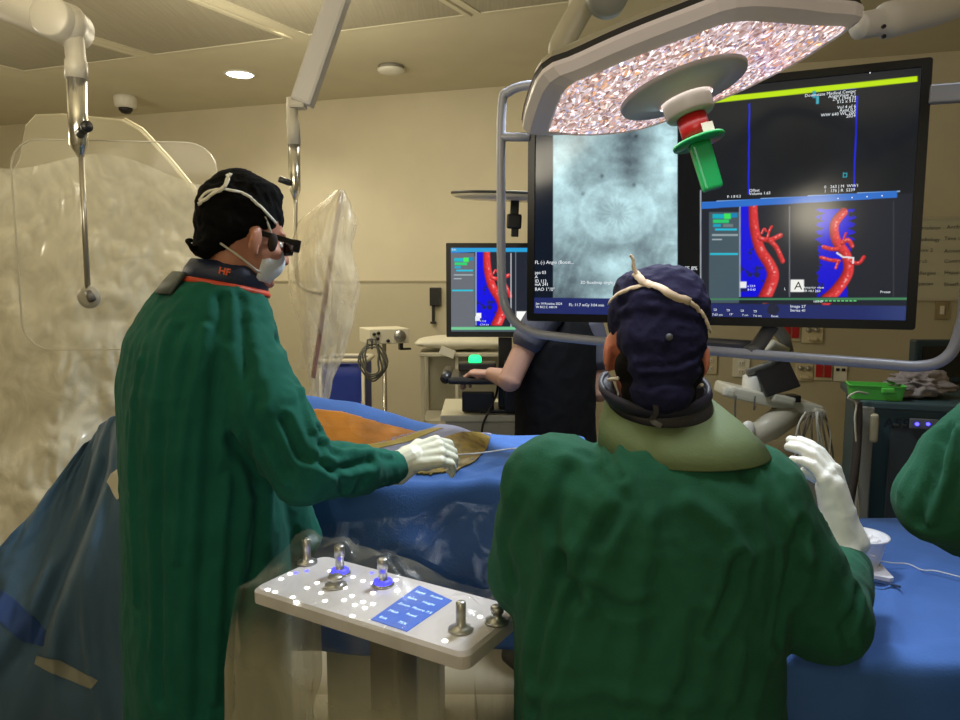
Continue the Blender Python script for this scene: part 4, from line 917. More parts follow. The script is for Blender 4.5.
def cover(name, M, W_, D_, drop, hfn, m, nx=110, ny=90, flare=.05, seed=0, wave=.012, wf=9, rad=.03, thick=.002, drops=None, parent=None):
    """cloth over a W x D table top in frame M (z=0 is the top), falling on all sides"""
    dl, dr, df, db = drops or (drop,)*4        # left right front back
    def fn(u, v):
        s = -dl+(W_+dl+dr)*u-0; q = -df+(D_+df+db)*v
        ex = (-s if s < 0 else (s-W_ if s > W_ else 0)); ey = (-q if q < 0 else (q-D_ if q > D_ else 0))
        x = min(max(s, 0), W_); y = min(max(q, 0), D_); e = max(ex, ey)+.25*min(ex, ey)
        sxn = -1 if s < 0 else 1; syn = -1 if q < 0 else 1
        z = hfn(x, y)*math.exp(-e*4)
        arc = (x+y*1.3) if ex == 0 or ey == 0 else x+y+ex-ey
        out = (1-math.exp(-e/rad*1.2))*rad*.8+flare*e+wave*min(1, e*6)*(math.sin(arc*wf*2+seed+2*nz(arc, 0, 0, 2, seed))+.8*nz(arc, e, 0, 5, seed)*2)
        x += sxn*out*(ex > 0)*(ex/(e+1e-6)); y += syn*out*(ey > 0)*(ey/(e+1e-6))
        z -= max(0, e-rad*.3)
        return M@Vector((x, y, z))
    cover.fn = fn
    return sheet(name, fn, nx, ny, m, parent, thick)
drape_m = mat('drape_blue', (.055, .14, .42), .8, bump=.14, bscale=200, var=.10, vscale=7, sheen=.05, spec=.2)
steelt = mat('table_steel', (.38, .38, .37), .35, .8)
# patient table -----------------------------------------------------------------
TZ = 1.035; PX0, PX1, PY0, PY1 = -.84, .36, 1.98, 2.56
t = thing('procedure_table', 'procedure table carrying the patient under blue drapes', 'operating table', ((PX0+PX1)/2, 2.27, 0))
bm = BM(); box(bm, ((PX0+PX1)/2, 2.27, TZ-.05), (PX1-PX0-.06, .5, .07), I4, .02); obj('table_top', bm, mat('mattress_black', (.03, .03, .035), .6), t)
bm = BM(); box(bm, (-.3, 2.27, TZ/2-.07), (.35, .35, TZ-.2), I4, .02); obj('pedestal', bm, cart_m, t)
bm = BM(); box(bm, (-.3, 2.27, .04), (.9, .5, .08), I4, .02); obj('base', bm, cart_m, t)
def ph(x, y):
    X = PX0+x; Y = PY0+y
    body = .135*math.exp(-((Y-2.36)/.17)**2)*(1/(1+math.exp((X+.30)/.10)))+.05*math.exp(-((Y-2.36)/.16)**2)*(1/(1+math.exp((X+.02)/.05)))
    body += .03*math.exp(-((Y-2.3)/.13)**2-((X+.06)/.09)**2)
    cr = .010*(.5-abs(nz(X, Y, 0, 7, 3)))+.012*(.4-abs(nz(X*1, Y*2.2, 0, 4.5, 8)))
    pin = .012*math.exp(-(abs((Y-2.1)-.35*(X+.12))/.018)**1.5)
    for (a, b), (c, d_) in ((( -.10, 2.0), (.06, 2.14)), ((.02, 2.0), (.20, 2.30)), ((-.2, 2.05), (.0, 2.01)), ((.12, 2.05), (.33, 2.12))):
        dx, dy = c-a, d_-b; tt = min(1, max(0, ((X-a)*dx+(Y-b)*dy)/(dx*dx+dy*dy))); cr += .012*math.exp(-(math.hypot(X-a-tt*dx, Y-b-tt*dy)/.018)**2)
    return max(0, body)+cr+pin
MT = Matrix.Translation((PX0, PY0, TZ))
pd = cover('patient_drape', MT, PX1-PX0, PY1-PY0, .5, ph, drape_m, 190, 110, .02, 1, .022, 5, .035)
PDF = cover.fn
tag(pd, 'long blue surgical drape over patient table between the two green surgeons', 'surgical drape')
iod = mat('film_orange', (.42, .15, .012), .3, bump=.3, bscale=18, var=.25, vscale=12); yel = mat('film_yellow', (.33, .24, .035), .35, bump=.1, bscale=50, var=.15)
brn = mat('film_brown', (.19, .13, .02), .45, bump=.35, bscale=45, var=.55, vscale=32); gry = mat('drape_lilac', (.23, .245, .36), .7, bump=.1, bscale=120)
def film(poly, name, m, label, off):
    o = grid_patch(PDF, poly, name, m, None, off)
    if o: tag(o, label, 'sterile film')
film([(395, 437), (430, 429), (446, 422), (470, 422), (485, 428), (492, 436), (484, 434), (462, 433), (440, 440), (418, 448), (380, 458), (345, 454), (330, 446), (365, 448)], 'lilac_drape', gry, 'greyish lilac drape strip across the patient, behind gloved hand', .003)
film([(316, 410), (340, 412), (385, 425), (418, 433), (392, 442), (365, 446), (330, 446), (300, 440), (300, 412)], 'orange_film', iod, 'orange antiseptic film over patient beside the left surgeon arm', .003)
film([(392, 442), (418, 433), (430, 430), (444, 429), (430, 434), (410, 442), (375, 450), (345, 450), (360, 447)], 'yellow_film', yel, 'narrow mustard yellow film edge between orange film and lilac drape', .0045)
film([(446, 438), (462, 433), (478, 433), (490, 438), (486, 450), (474, 463), (456, 471), (430, 475), (412, 473), (425, 455)], 'brown_film', brn, 'mottled brown and yellow film under the gloved fingers', .0045)
bm = BM(); tube(bm, bez([P(452, 455, 2.1), P(480, 453, 2.1), P(510, 449, 2.12), P(545, 446, 2.15)], 5), .0022, 8); tag(obj('catheter', bm, mat('catheter_white', (.7, .72, .75), .3), None, True), 'thin white catheter line running right from the gloved hand', 'catheter')
# instrument table on the right -----------------------------------------------------
IZ = .95; IX0, IX1, IY0, IY1 = .52, 1.75, 1.17, 1.92
t = thing('instrument_table', 'steel instrument table under the blue drape at lower right', 'table', ((IX0+IX1)/2, 1.55, 0))
bm = BM(); box(bm, ((IX0+IX1)/2, (IY0+IY1)/2, IZ-.03), (IX1-IX0-.03, IY1-IY0-.03, .03), I4, .005); obj('table_top', bm, steelt, t)
for x in (IX0+.06, IX1-.06):
    for y in (IY0+.06, IY1-.06): bm = BM(); tube(bm, [(x, y, 0), (x, y, IZ-.04)], .014, 12); obj('leg', bm, steelt, t, True)
CRS = [((895, 590), (888, 655)), ((895, 590), (935, 560)), ((888, 655), (960, 645))]
CR3 = [(Z(*a, IZ), Z(*b, IZ)) for a, b in CRS]
def ih(x, y):
    X = IX0+x; Y = IY0+y; h = .006*nz(X, Y, 0, 5, 4)+.008*(.4-abs(nz(X*1.4, Y*.8, 0, 5.5, 2)))
    for a, b in CR3:
        dx, dy = b.x-a.x, b.y-a.y; tt = min(1, max(0, ((X-a.x)*dx+(Y-a.y)*dy)/(dx*dx+dy*dy))); d = math.hypot(X-a.x-tt*dx, Y-a.y-tt*dy); h += .008*math.exp(-(d/.016)**2)
    return h
idr = cover('instrument_drape', Matrix.Translation((IX0, IY0, IZ)), IX1-IX0, IY1-IY0, .55, ih, drape_m, 150, 110, .03, 5, .012, 6, .02)
tag(idr, 'bright blue creased drape on the instrument table holding the bowl', 'surgical drape')
# bowl with gauze
q = Z(860, 566, IZ+.008); bw = mat('bowl_plastic', (.72, .74, .82), .35)
t = thing('plastic_bowl', 'white plastic bowl on the blue instrument drape', 'bowl', q)
bm = BM(); lathe(bm, [(.001, .0), (.034, .0), (.037, .004), (.050, .066), (.0565, .070), (.0565, .074), (.049, .073), (.034, .008), (.001, .006)], Matrix.Translation(q), 40); obj('bowl', bm, bw, t, True)
crumple('gauze', (q.x+.005, q.y, q.z+.046), (.030, .028, .016), mat('gauze_white', (.8, .8, .85), .9), 'crumpled white gauze inside the plastic bowl', 'gauze', 9, .8)
q = Z(884, 576, IZ+.012)
t = thing('scalpel', 'white wedge-handled scalpel lying right of the bowl', 'scalpel', q)
a = Z(872, 566, IZ+.012); b_ = Z(890, 582, IZ+.012)
bm = BM(); loft(bm, [[p+Vector((0, 0, z)) for p in (a, Z(878, 564, IZ+.012), b_+Vector((.01, .004, 0)), b_, Z(870, 578, IZ+.012))] for z in (0, .008)]); obj('handle', bm, mat('scalpel_white', (.7, .7, .78), .35), t)
bm = BM(); a = Z(873, 580, IZ+.014); b_ = Z(901, 587, IZ+.014); tube(bm, [a, b_], [.003, .0045], 8, flat=.4); obj('blade', bm, mat('blade_steel', (.35, .36, .36), .25, .8), t)
bm = BM(); tube(bm, bez([Z(879, 561, IZ+.016), Z(893, 563, IZ+.013), Z(908, 564, IZ+.012), Z(922, 570, IZ+.012), Z(936, 571, IZ+.012), Z(960, 577, IZ+.012)], 6), .0016, 8)
tag(obj('guidewire', bm, mat('catheter_white', (.7, .72, .75), .3), None, True), 'thin white guidewire curling across the blue drape beside the bowl', 'wire')
# control console ----------------------------------------------------------------------
CZ = 1.0
cA = Z(250, 588, CZ); cB = Z(466, 656, CZ); cd = (cB-cA).normalized(); CL = (cB-cA).length; CD = .205
CM = frame(cA, cd, z=Vector((0, 0, 1)))     # x along front, y back
t = thing('control_console', 'white control console with joysticks, lit buttons and blue touch screen', 'control panel', cA+cd*CL/2+Vector((0, .1, -1.0)))
ORG[t.name] = Vector(t.location)
con = mat('console_white', (.60, .58, .60), .35)
bm = BM(); loft(bm, [[CM@Vector((a, b, z)) for a, b in rrect(CL-2*k, CD-2*k, .02, 5, CL/2, CD/2)] for k, z in ((.012, -.034), (0, -.028), (0, -.006), (.006, 0))]); obj('console_body', bm, con, t)
bm = BM(); box(bm, (CL/2, CD/2+.03, -.06), (.2, .1, .055), CM, .01); box(bm, (CL/2, CD/2+.03, -.52), (.07, .07, .88), CM, .01); obj('bracket', bm, mat('stand_dark', (.07, .07, .065), .5), t)
bm = BM(); box(bm, (CL/2, CD/2+.03, -CZ+.03), (.42, .34, .05), CM, .015); obj('foot', bm, MATS['stand_dark'], t)
def cpt(px, py, dz=0):
    q = CM.inverted()@Z(px, py, CZ); return (q.x, q.y)
def lits(pts, name, m, r=.0045):
    for px, py in pts:
        x, y = cpt(px, py)
        if not(0 < x < CL and 0 < y < CD): y = min(max(y, .012), CD-.012); x = min(max(x, .012), CL-.012)
        bm = BM(); lathe(bm, [(r, 0), (r, .0012), (.001, .0016)], CM@Matrix.Translation((x, y, 0)), 12); obj(name, bm, m, t)
lits([(261, 593), (269, 595), (288, 600), (296, 602), (341, 623), (281, 579), (290, 574), (307, 588), (317, 583), (321, 593), (325, 601), (344, 600), (352, 596), (355, 605), (363, 602), (365, 608), (373, 604), (353, 577), (363, 581), (330, 571), (373, 583), (373, 593), (397, 591), (396, 580), (480, 617), (445, 641), (345, 588), (385, 578)], 'lit_button', emit('button_glow', (1, .97, .85), 9))
lits([(296, 573), (307, 571), (372, 573)], 'blue_button', emit('button_blue', (.05, .05, 1), 6), .004)
bm = BM(); p4 = [cpt(*p) for p in ((371, 620), (407, 632), (452, 601), (419, 586))]
loft(bm, [[CM@Vector((x, y, z)) for x, y in p4] for z in (.0004, .0016)]); sc2 = obj('touch_screen', bm, emit('screen_blue', (.03, .13, .62), .9), t)
bm = BM(); ux = Vector((p4[1][0]-p4[0][0], p4[1][1]-p4[0][1])); uy = Vector((p4[3][0]-p4[0][0], p4[3][1]-p4[0][1]))
LN = [('Stand', .1, .82), ('Rotate', .55, .82), ('Table', .1, .64), ('Height', .55, .64), ('Zoom', .1, .46), ('Fluoro 7.5', .5, .46), ('Mask', .1, .26), ('Road', .55, .30), ('Exit', .1, .08), ('75%', .6, .1)]
for s, a, b in LN:
    q = CM@Vector((p4[0][0]+ux.x*a+uy.x*b, p4[0][1]+ux.y*a+uy.y*b, .0018)); txt(bm, s, .0105, frame(q, CM.to_3x3()@Vector((ux.x, ux.y, 0)), z=Vector((0, 0, 1))), 'LEFT', .0002)
obj('screen_text', bm, emit('console_text', (.5, .75, 1), 1.3), t)
def stick(px, py, h, r, ring=None, tall=True):
    x, y = cpt(px, py); M = CM@Matrix.Translation((x, y, 0))
    bm = BM(); lathe(bm, [(.022, 0), (.022, .004), (.014, .007), (.009, .012), (.009, h*.6), (r, h*.62), (r, h-.003), (r-.003, h), (.001, h)], M, 24); j = obj('joystick', bm, steel_m, t, True)
    if ring: bm = BM(); lathe(bm, [(.0185, .004), (.0185, .010), (.0105, .012)], M, 24, False); obj('glow_ring', bm, emit('ring_blue', (.03, .03, 1), 3.5), j, True)
stick(340, 574, .062, .011, True); stick(383, 585, .055, .011, True); stick(336, 586, .022, .016); stick(461, 630, .052, .009); stick(307, 563, .055, .009); stick(497, 622, .03, .012)
# clear plastic over the console and down its front
pc_m = plastic('console_film', (.36, .35, .25), .04, .36, 9, .10, (1, 1, .22), .9, (.60, .715, .55), .42, .8)
tops = [(cpt(340, 574), .066), (cpt(383, 585), .06), (cpt(461, 630), .056), (cpt(307, 563), .06), (cpt(497, 622), .035)]
def hc(x, y):
    x -= .012; y -= .012; h = .006
    for (a, b), hh in tops:
        d = math.hypot(x-a, y-b); h = max(h, hh*max(0, 1-(d/.13))**.9+.004, (hh+.006) if d < .024 else 0)
    return h+.004*nz(x, y, 0, 30, 2)+.13*max(0, (y-CD*.75)/(CD*.25))**1.6*0+.003*(.5-abs(nz(x, y, 0, 18, 5)))
cf = cover('console_cover', CM@Matrix.Translation((-.012, -.012, 0)), CL+.024, CD+.024, .5, hc, pc_m, 170, 120, .05, 2, .012, 11, .012, 0, (.55, .55, .62, .05))
tag(cf, 'clear creased plastic cover over the control console, hanging to the floor', 'plastic cover')
film2 = sheet('plastic_drape', lambda u, v: (lambda a, b: a+(b-a)*v+Vector((0, 0, -.10*math.sin(math.pi*v)*(.5+.5*math.sin(u*9))))+Vector((.02*nz(u, v, 0, 6, 1), .03*nz(u, v, 0, 5, 2), .03*nz(u*2, v*.4, 0, 5, 7))))(
    Vector((-.52+1.0*u, 1.93-.06*math.sin(u*5), .90+.12*math.sin(u*2.6))), CM@Vector((-.06+(CL+.12)*u, CD+.012, .03))), 70, 40, plastic('film_clear', (.5, .55, .65), .01, .22, 7, .12, (3, 1, .8), .9, None, .50, .85))
tag(film2, 'clear plastic film stretched from patient drape to the back of console', 'plastic film')

# ================================================================= GANTRY, LEFT DRAPES
gant = mat('gantry_cream', (.50, .46, .34), .4, bump=.01)
Yg = 2.95; gp = [(-60, 640), (-60, 300), (18, 158), (24, 124), (34, 113), (60, 112), (122, 118), (140, 128), (168, 158), (200, 197), (225, 238), (240, 290), (240, 640)]
t = thing('gantry', 'large cream rounded imaging gantry behind the clear plastic sheet', 'imaging machine', P(110, 640, Yg))
bm = BM(); pts = [P(x, y, Yg) for x, y in gp]; ctr = sum(pts, Vector())/len(pts)
loft(bm, [[ctr+(p-ctr)*k+Vector((0, dy, 0)) for p in pts] for k, dy in ((.98, 0), (.993, .006), (1, .025), (.80, .4), (.78, .45))]); obj('housing', bm, gant, t)
bm = BM(); e = [P(x, y, Yg) for x, y in gp[6:12]]; tube(bm, [ctr+(p-ctr)*.998+Vector((0, .02, 0)) for p in e], .008, 8); obj('edge_trim', bm, mat('trim_white', (.75, .70, .52), .3), t, True)
bm = BM(); box(bm, (P(110, 640, Yg).x, Yg+.25, P(110, 640, Yg).z/2+.04), (.9, .5, P(110, 640, Yg).z+.1), I4, .04); obj('base', bm, gant, t)
film_m = plastic('sheet_plastic', (.97, .94, .80), .36, .82, 8, .2, (1, .6, 1), 1.4)
def lp(u, v):
    x = -40+250*u; top = 158+18*u*u+10*math.sin(u*8); bot = 560-60*u
    y = top+(bot-top)*v; Y = 2.5+.06*math.sin(u*7+v*3)+.10*nz(u, v, 0, 2.2, 1)+.035*nz(u, v*1.5, 0, 6, 4)+.010*(.4-abs(nz(u+v*.5, v-u*.3, 0, 15, 5)))*2+.10*math.sin(v*3.1)-.12*v
    return P(x+4*nz(u, v, 0, 4, 9), y, Y)
sheet1 = sheet('plastic_sheet', lp, 130, 130, film_m); tag(sheet1, 'wide wrinkled clear plastic sheet hanging left of the black-capped surgeon', 'plastic sheet')
bag_m = plastic('bag_plastic', (.82, .72, .50), .22, .66, 12, .2, (1, 1, .35), 2.0)
def bagfn(side):
    prof = [(190, 336, 344), (205, 318, 352), (222, 298, 357), (245, 290, 353), (270, 287, 358), (300, 290, 359), (330, 300, 353), (360, 306, 342), (385, 308, 333), (402, 306, 328)]
    def fn(u, v):
        y = 190+212*v; L_ = np.interp(y, [p[0] for p in prof], [p[1] for p in prof]); R_2 = np.interp(y, [p[0] for p in prof], [p[2] for p in prof])
        L_ += 3*nz(0, v, 0, 8, 1); R_2 += 4*nz(0, v, 0, 7, 3); x = L_+(R_2-L_)*u
        Y = 2.75+side*(.10*math.sin(math.pi*u)**.6*(.3+.7*math.sin(math.pi*min(1, v*1.3+.05)))+.012*nz(u*3, v, 0, 5, 3+side)+.01*(.4-abs(nz(u*4, v*1.2, 0, 6, 7+side))))
        return P(x, y, Y)
    return fn
bm = BM()
for sd in (-1, 1):
    fn = bagfn(sd); vs = [[bm.verts.new(fn(i/24, j/60)) for i in range(25)] for j in range(61)]
    for j in range(60):
        for i in range(24): bm.faces.new((vs[j][i], vs[j][i+1], vs[j+1][i+1], vs[j+1][i]))
bmesh.ops.remove_doubles(bm, verts=bm.verts, dist=.0015)
tag(obj('plastic_bag', bm, bag_m, None, True), 'clear crumpled plastic bag hanging over the narrow shield on slim arm', 'plastic bag')
# big blue drape falling at lower left
rows = [[(84, 446, 2.32), (100, 426, 2.34), (120, 414, 2.30), (145, 412, 2.28), (165, 414, 2.28)],
        [(44, 497, 2.2), (76, 488, 2.24), (112, 478, 2.16), (145, 480, 2.12), (165, 480, 2.12)],
        [(0, 548, 2.1), (46, 560, 2.12), (92, 566, 2.02), (140, 570, 2.02), (165, 570, 2.02)],
        [(-55, 610, 2.05), (10, 630, 2.0), (80, 655, 1.98), (140, 665, 1.98), (165, 665, 1.98)],
        [(-110, 700, 2.0), (-20, 720, 1.98), (60, 740, 1.96), (140, 750, 1.96), (165, 750, 1.96)],
        [(-150, 900, 2.1), (-20, 900, 2.08), (60, 905, 2.05), (140, 905, 2.0), (165, 905, 2.0)]]
R3d = [[P(*p) for p in r] for r in rows]
def crow(pts, u):
    n = len(pts)-1; f = min(u*n, n-1e-6); i = int(f); tt = f-i; p0 = pts[max(i-1, 0)]; p1 = pts[i]; p2 = pts[i+1]; p3 = pts[min(i+2, n)]
    return .5*((2*p1)+(p2-p0)*tt+(2*p0-5*p1+4*p2-p3)*tt*tt+(3*p1-p0-3*p2+p3)*tt**3)
def ld(u, v):
    p = crow([crow(r, u) for r in R3d], v)
    f = .030*nz(u*3-v*1.2, v*.8, 0, 2.4, 2)+.016*(.4-abs(nz(u*2.5-v, v*.8, 0, 4, 6)))*2+.004*nz(u, v, 0, 22, 1)
    d = abs((u-.42)+.22*(v-.2)); f -= .03*math.exp(-(d/.035)**2)*sm(.1, .2, v)*(1-sm(.62, .75, v)); f += .022*math.exp(-((d-.07)/.04)**2)
    p = p+Vector((.15, -1, .25))*float(f); p.z = max(p.z, .02); return p
ldm = mat('drape_slate', (.042, .098, .17), .75, bump=.12, bscale=240, var=.10, vscale=4, sheen=.15)
ldr = sheet('side_drape', ld, 120, 150, ldm, None, .002); tag(ldr, 'large slate blue drape slanting down at lower left beside the surgeon', 'surgical drape')
grid_patch(ld, [(0, 590), (16, 600), (46, 630), (44, 646), (20, 640), (-4, 618)], 'dark_seam', mat('drape_navy', (.02, .06, .22), .7), ldr, .003, 'dark navy folded seam')
grid_patch(ld, [(38, 656), (60, 660), (98, 680), (92, 688), (60, 676), (36, 664)], 'clear_strip', mat('strip_pale', (.24, .24, .20), .3), ldr, .004, 'pale clear strip')
grid_patch(ld, [(112, 474), (121, 468), (122, 496), (118, 500), (108, 482)], 'pale_pocket', mat('pocket_cream', (.55, .52, .42), .4), ldr, .004, 'cream pocket edge')

# ================================================================= PEOPLE
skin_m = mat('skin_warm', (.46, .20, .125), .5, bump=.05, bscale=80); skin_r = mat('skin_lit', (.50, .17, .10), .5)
gown_m = mat('gown_green', (.018, .102, .062), .9, bump=.12, bscale=300, var=.12, vscale=9, sheen=.03, spec=.12)
gown_t = mat('gown_teal', (.010, .100, .072), .9, bump=.12, bscale=300, var=.12, vscale=9, sheen=.03, spec=.12)
shoe_m = mat('shoe_black', (.02, .02, .022), .5); scrub_m = mat('scrub_trouser', (.02, .05, .10), .8)
glove_m = mat('glove_latex', (.66, .67, .55), .42, bump=.12, bscale=70); glove_w = mat('glove_white', (.74, .76, .72), .40, bump=.08, bscale=60)
def head_prims(bm, M):
    R = M.to_3x3()
    def e(c, r, rot=None): add_ell(bm, M@Vector(c), r, R@rot if rot else R)
    e((0, -.012, .035), (.076, .096, .088)); e((0, .02, -.025), (.064, .074, .09)); e((0, .042, -.078), (.046, .044, .034)); e((0, .074, .028), (.05, .02, .012))
    e((.036, .052, -.022), (.026, .03, .026)); e((-.036, .052, -.022), (.026, .03, .026)); e((0, .087, -.058), (.023, .010, .012)); e((0, .080, -.088), (.02, .014, .014))
    add_caps(bm, M@Vector((0, .088, .016)), M@Vector((0, .110, -.026)), .008, .0135); e((.012, .098, -.030), (.009, .011, .008)); e((-.012, .098, -.030), (.009, .011, .008))
    for s in (-1, 1):
        rot = Matrix.Rotation(s*.35, 3, 'Z')@Matrix.Rotation(-.15, 3, 'X'); e((s*.080, -.006, -.008), (.008, .019, .033), rot); e((s*.078, .0, -.034), (.007, .010, .012), rot)
def make_eyes(M, body):
    for s in (-1, 1):
        bm = BM(); add_ell(bm, M@Vector((s*.031, .0725, .002)), (.0105, .0105, .0105)); obj('eye', bm, mat('eye_white', (.7, .68, .65), .2), body, True)
def hand_prims(bm, M, side=1, curl=(.35, .35, .3, .25), r0=1.0, thumb=.4, spread=.06, cuff=True):
    """x towards finger tips, y towards the thumb side (times side), z out of the back of the hand"""
    def V(x, y, z): return M@Vector((x, y*side, z))
    kn = [(.088, .031, .004), (.092, .010, .007), (.088, -.011, .006), (.080, -.030, .002)]
    for k, (x, y, z) in enumerate(kn): add_caps(bm, V(.008, y*.55, 0), V(x, y, z), .0165*r0, .0125*r0)
    add_caps(bm, V(.03, .02, -.008), V(.05, -.02, -.008), .016*r0, .015*r0)
    ln = [(.043, .026, .021), (.048, .030, .022), (.045, .028, .021), (.034, .021, .019)]
    for k, (x, y, z) in enumerate(kn):
        a = 0; p = Vector((x, y, z)); fa = (1.5-k)*spread; r = .0100-.0006*(k == 3)
        for q, l in enumerate(ln[k]):
            a += curl[k]*(1.0, 1.15, .8)[q]; d = Vector((math.cos(a)*math.cos(fa), math.sin(fa), -math.sin(a)))
            n_ = p+d*l; add_caps(bm, V(*p), V(*n_), (r-.0007*q)*r0, (r-.0007*(q+1))*r0); p = n_
    tpts = [Vector((.018, .018, -.006)), Vector((.048, .047, -.014)), Vector((.074, .058-.02*thumb, -.022-.012*thumb)), Vector((.098, .060-.045*thumb, -.030-.02*thumb))]
    for q in range(3): add_caps(bm, V(*tpts[q]), V(*tpts[q+1]), (.0155, .0125, .0112)[q]*r0, (.0125, .0112, .0092)[q]*r0)
    if cuff: add_caps(bm, V(-.055, 0, 0), V(.012, 0, 0), .031, .026)
def glove(name, M, side, m, parent, curl, thumb=.4, cuffpts=None, sm_=3, **k):
    bm = BM(); hand_prims(bm, M, side, curl, k.pop('r0', 1.04), thumb, **k)
    if cuffpts: add_chain(bm, *cuffpts)
    me = fuse(bm, .0028, sm_); co, no = arrays(me)
    for i, c in enumerate(co): co[i] = c+no[i]*(.0012*(.4-abs(nz(c[0]*1, c[1], c[2], 42, 3)))+.0009*math.sin(90*(M.inverted()@Vector(c)).x+3*nz(c[0], c[1], c[2], 20))*(1 if (M.inverted()@Vector(c)).x < .0 else .15))
    setco(me, co); return finish(name, me, m, parent, True)
def legs(bm, c, yaw, hipz=.88, sp=.10):
    a = math.radians(yaw); rt = Vector((math.cos(a), -math.sin(a), 0)); fw = Vector((math.sin(a), math.cos(a), 0)); f = []
    for s in (-1, 1):
        hip = Vector((c[0], c[1], hipz))+rt*s*sp; knee = hip+fw*.02+Vector((0, 0, -hipz*.47)); an = Vector((hip.x, hip.y, .09))+rt*s*.02-fw*.01
        add_chain(bm, [hip, knee, an], [.085, .058, .042]); f.append(an)
    return f, fw, rt
def shoes(par, ankles, fw, rt):
    for an in ankles:
        bm = BM(); M = frame(Vector((an.x, an.y, 0)), rt, fw)
        loft(bm, [[M@Vector((x*k, y*k+.045*(1), z)) for x, y in rrect(.095, .27, .045, 6)] for k, z in ((.97, .001), (1, .012), (.98, .035))]+[[M@Vector((x*.75, y*.62+.01, z)) for x, y in rrect(.095, .27, .045, 6)] for z in (.075, .095)])
        obj('shoe', bm, shoe_m, par, True)
def gown(name, rings, yaw, arms, m, parent, flines, amp=.005, seed=1, extra=None, voxel=.0075, sc=8, smooth=9):
    bm = BM(); add_rings(bm, rings, yaw)
    for pts, rs in arms: add_chain(bm, pts, rs)
    if extra: extra(bm)
    me = fuse(bm, voxel, smooth); folds(me, flines, amp, sc, seed); return finish(name, me, m, parent, True)

# ---- surgeon at the left, turned to the right --------------------------------
g = Vector((-.685, 1.75, 0))
per = thing('person', 'person in green gown and black cap reaching a gloved hand onto the patient', 'person', (g.x, g.y, 0))
HM1 = Matrix.Translation(P(244, 239, 1.72))@Matrix.Rotation(math.radians(-49), 4, 'Z')@Matrix.Rotation(math.radians(-13), 4, 'X')
hd = HM1.translation
bm = BM(); head_prims(bm, HM1)
neck0 = P(236, 262, 1.74); neck1 = P(222, 300, 1.75)
add_chain(bm, [HM1@Vector((0, -.02, -.05)), neck0, neck1], [.058, .056, .062])
add_rings(bm, [(g.x+.04, 1.75, 1.55, .12, .08), (g.x+.02, 1.75, 1.48, .19, .11), (g.x, 1.75, 1.2, .17, .11), (g.x, 1.75, .95, .17, .12), (g.x, 1.75, .85, .16, .11)], 50)
sh_r = Vector((-.55, 1.64, 1.45)); el_r = P(303, 474, 1.56); wr_r = P(398, 467, 1.80)
sh_l = Vector((-.79, 1.88, 1.45)); el_l = Vector((-.76, 2.0, 1.22)); wr_l = Vector((-.64, 2.12, 1.20))
add_chain(bm, [sh_r+Vector((-.035, .05, -.05)), el_r, wr_r], [.045, .040, .03]); add_chain(bm, [sh_l, el_l, wr_l], [.055, .042, .03])
ank, fw, rt = legs(bm, (g.x, g.y), 50)
body = finish('body', fuse(bm, .0055, 5), skin_m, per, True); make_eyes(HM1, body); shoes(per, ank, fw, rt)
rings = [(-.635, 1.74, 1.618, .078, .078), (-.645, 1.745, 1.585, .135, .11), (-.665, 1.75, 1.525, .19, .135), (-.68, 1.75, 1.46, .225, .16), (-.687, 1.75, 1.35, .243, .178), (-.69, 1.75, 1.1, .24, .182), (-.69, 1.75, .9, .245, .185), (-.70, 1.75, .6, .25, .185), (-.705, 1.75, .28, .255, .19)]
FL1 = [([(222, 300), (214, 380), (208, 470), (200, 600), (198, 715)], -.011, .013), ([(240, 300), (246, 360), (262, 430), (285, 470)], -.010, .012), ([(178, 330), (165, 400), (158, 520), (160, 700)], -.008, .013),
       ([(205, 330), (190, 400), (180, 470), (176, 560)], .007, .010), ([(275, 340), (258, 400), (248, 450), (255, 490)], -.012, .012), ([(232, 440), (262, 480), (255, 560), (240, 640), (236, 715)], -.012, .014),
       ([(285, 420), (300, 455), (330, 470), (370, 462)], -.012, .010), ([(318, 430), (322, 460), (345, 490)], -.009, .009), ([(300, 390), (312, 430), (340, 452), (390, 455)], .007, .008), ([(268, 450), (285, 485), (320, 505)], .008, .010),
       ([(140, 360), (132, 450), (136, 600)], .006, .012), ([(228, 480), (222, 560), (215, 700)], .008, .010), ([(300, 345), (290, 365), (300, 395)], .006, .008)]
gw = gown('gown', rings, 50, [([sh_r+Vector((-.03, .03, .0)), (sh_r+el_r)/2+Vector((-.01, 0, 0)), el_r+Vector((0, .02, 0)), el_r.lerp(wr_r, .55), wr_r], [.10, .092, .078, .062, .043]), ([sh_l, el_l, wr_l], [.09, .075, .045])], gown_t, per, FL1, .006, 3,
          lambda bm: add_caps(bm, sh_r+Vector((.0, .02, -.05)), Vector((-.50, 1.80, .95)), .07, .09))
glove_M = frame(P(404, 460, 1.80), Vector((.96, .30, .16)), z=Vector((.05, -.62, .78)))@Matrix.Scale(1.08, 4)
glove('glove', glove_M, 1, glove_m, per, (.62, .78, .72, .60), .7, ([P(398, 467, 1.80), P(412, 459, 1.81)], [.047, .036]), r0=1.30, spread=.03)
g2 = frame(wr_l, Vector((.95, .2, -.1)), z=Vector((0, 0, 1))); glove('glove', g2, -1, glove_m, per, (.35, .4, .4, .4), .4)
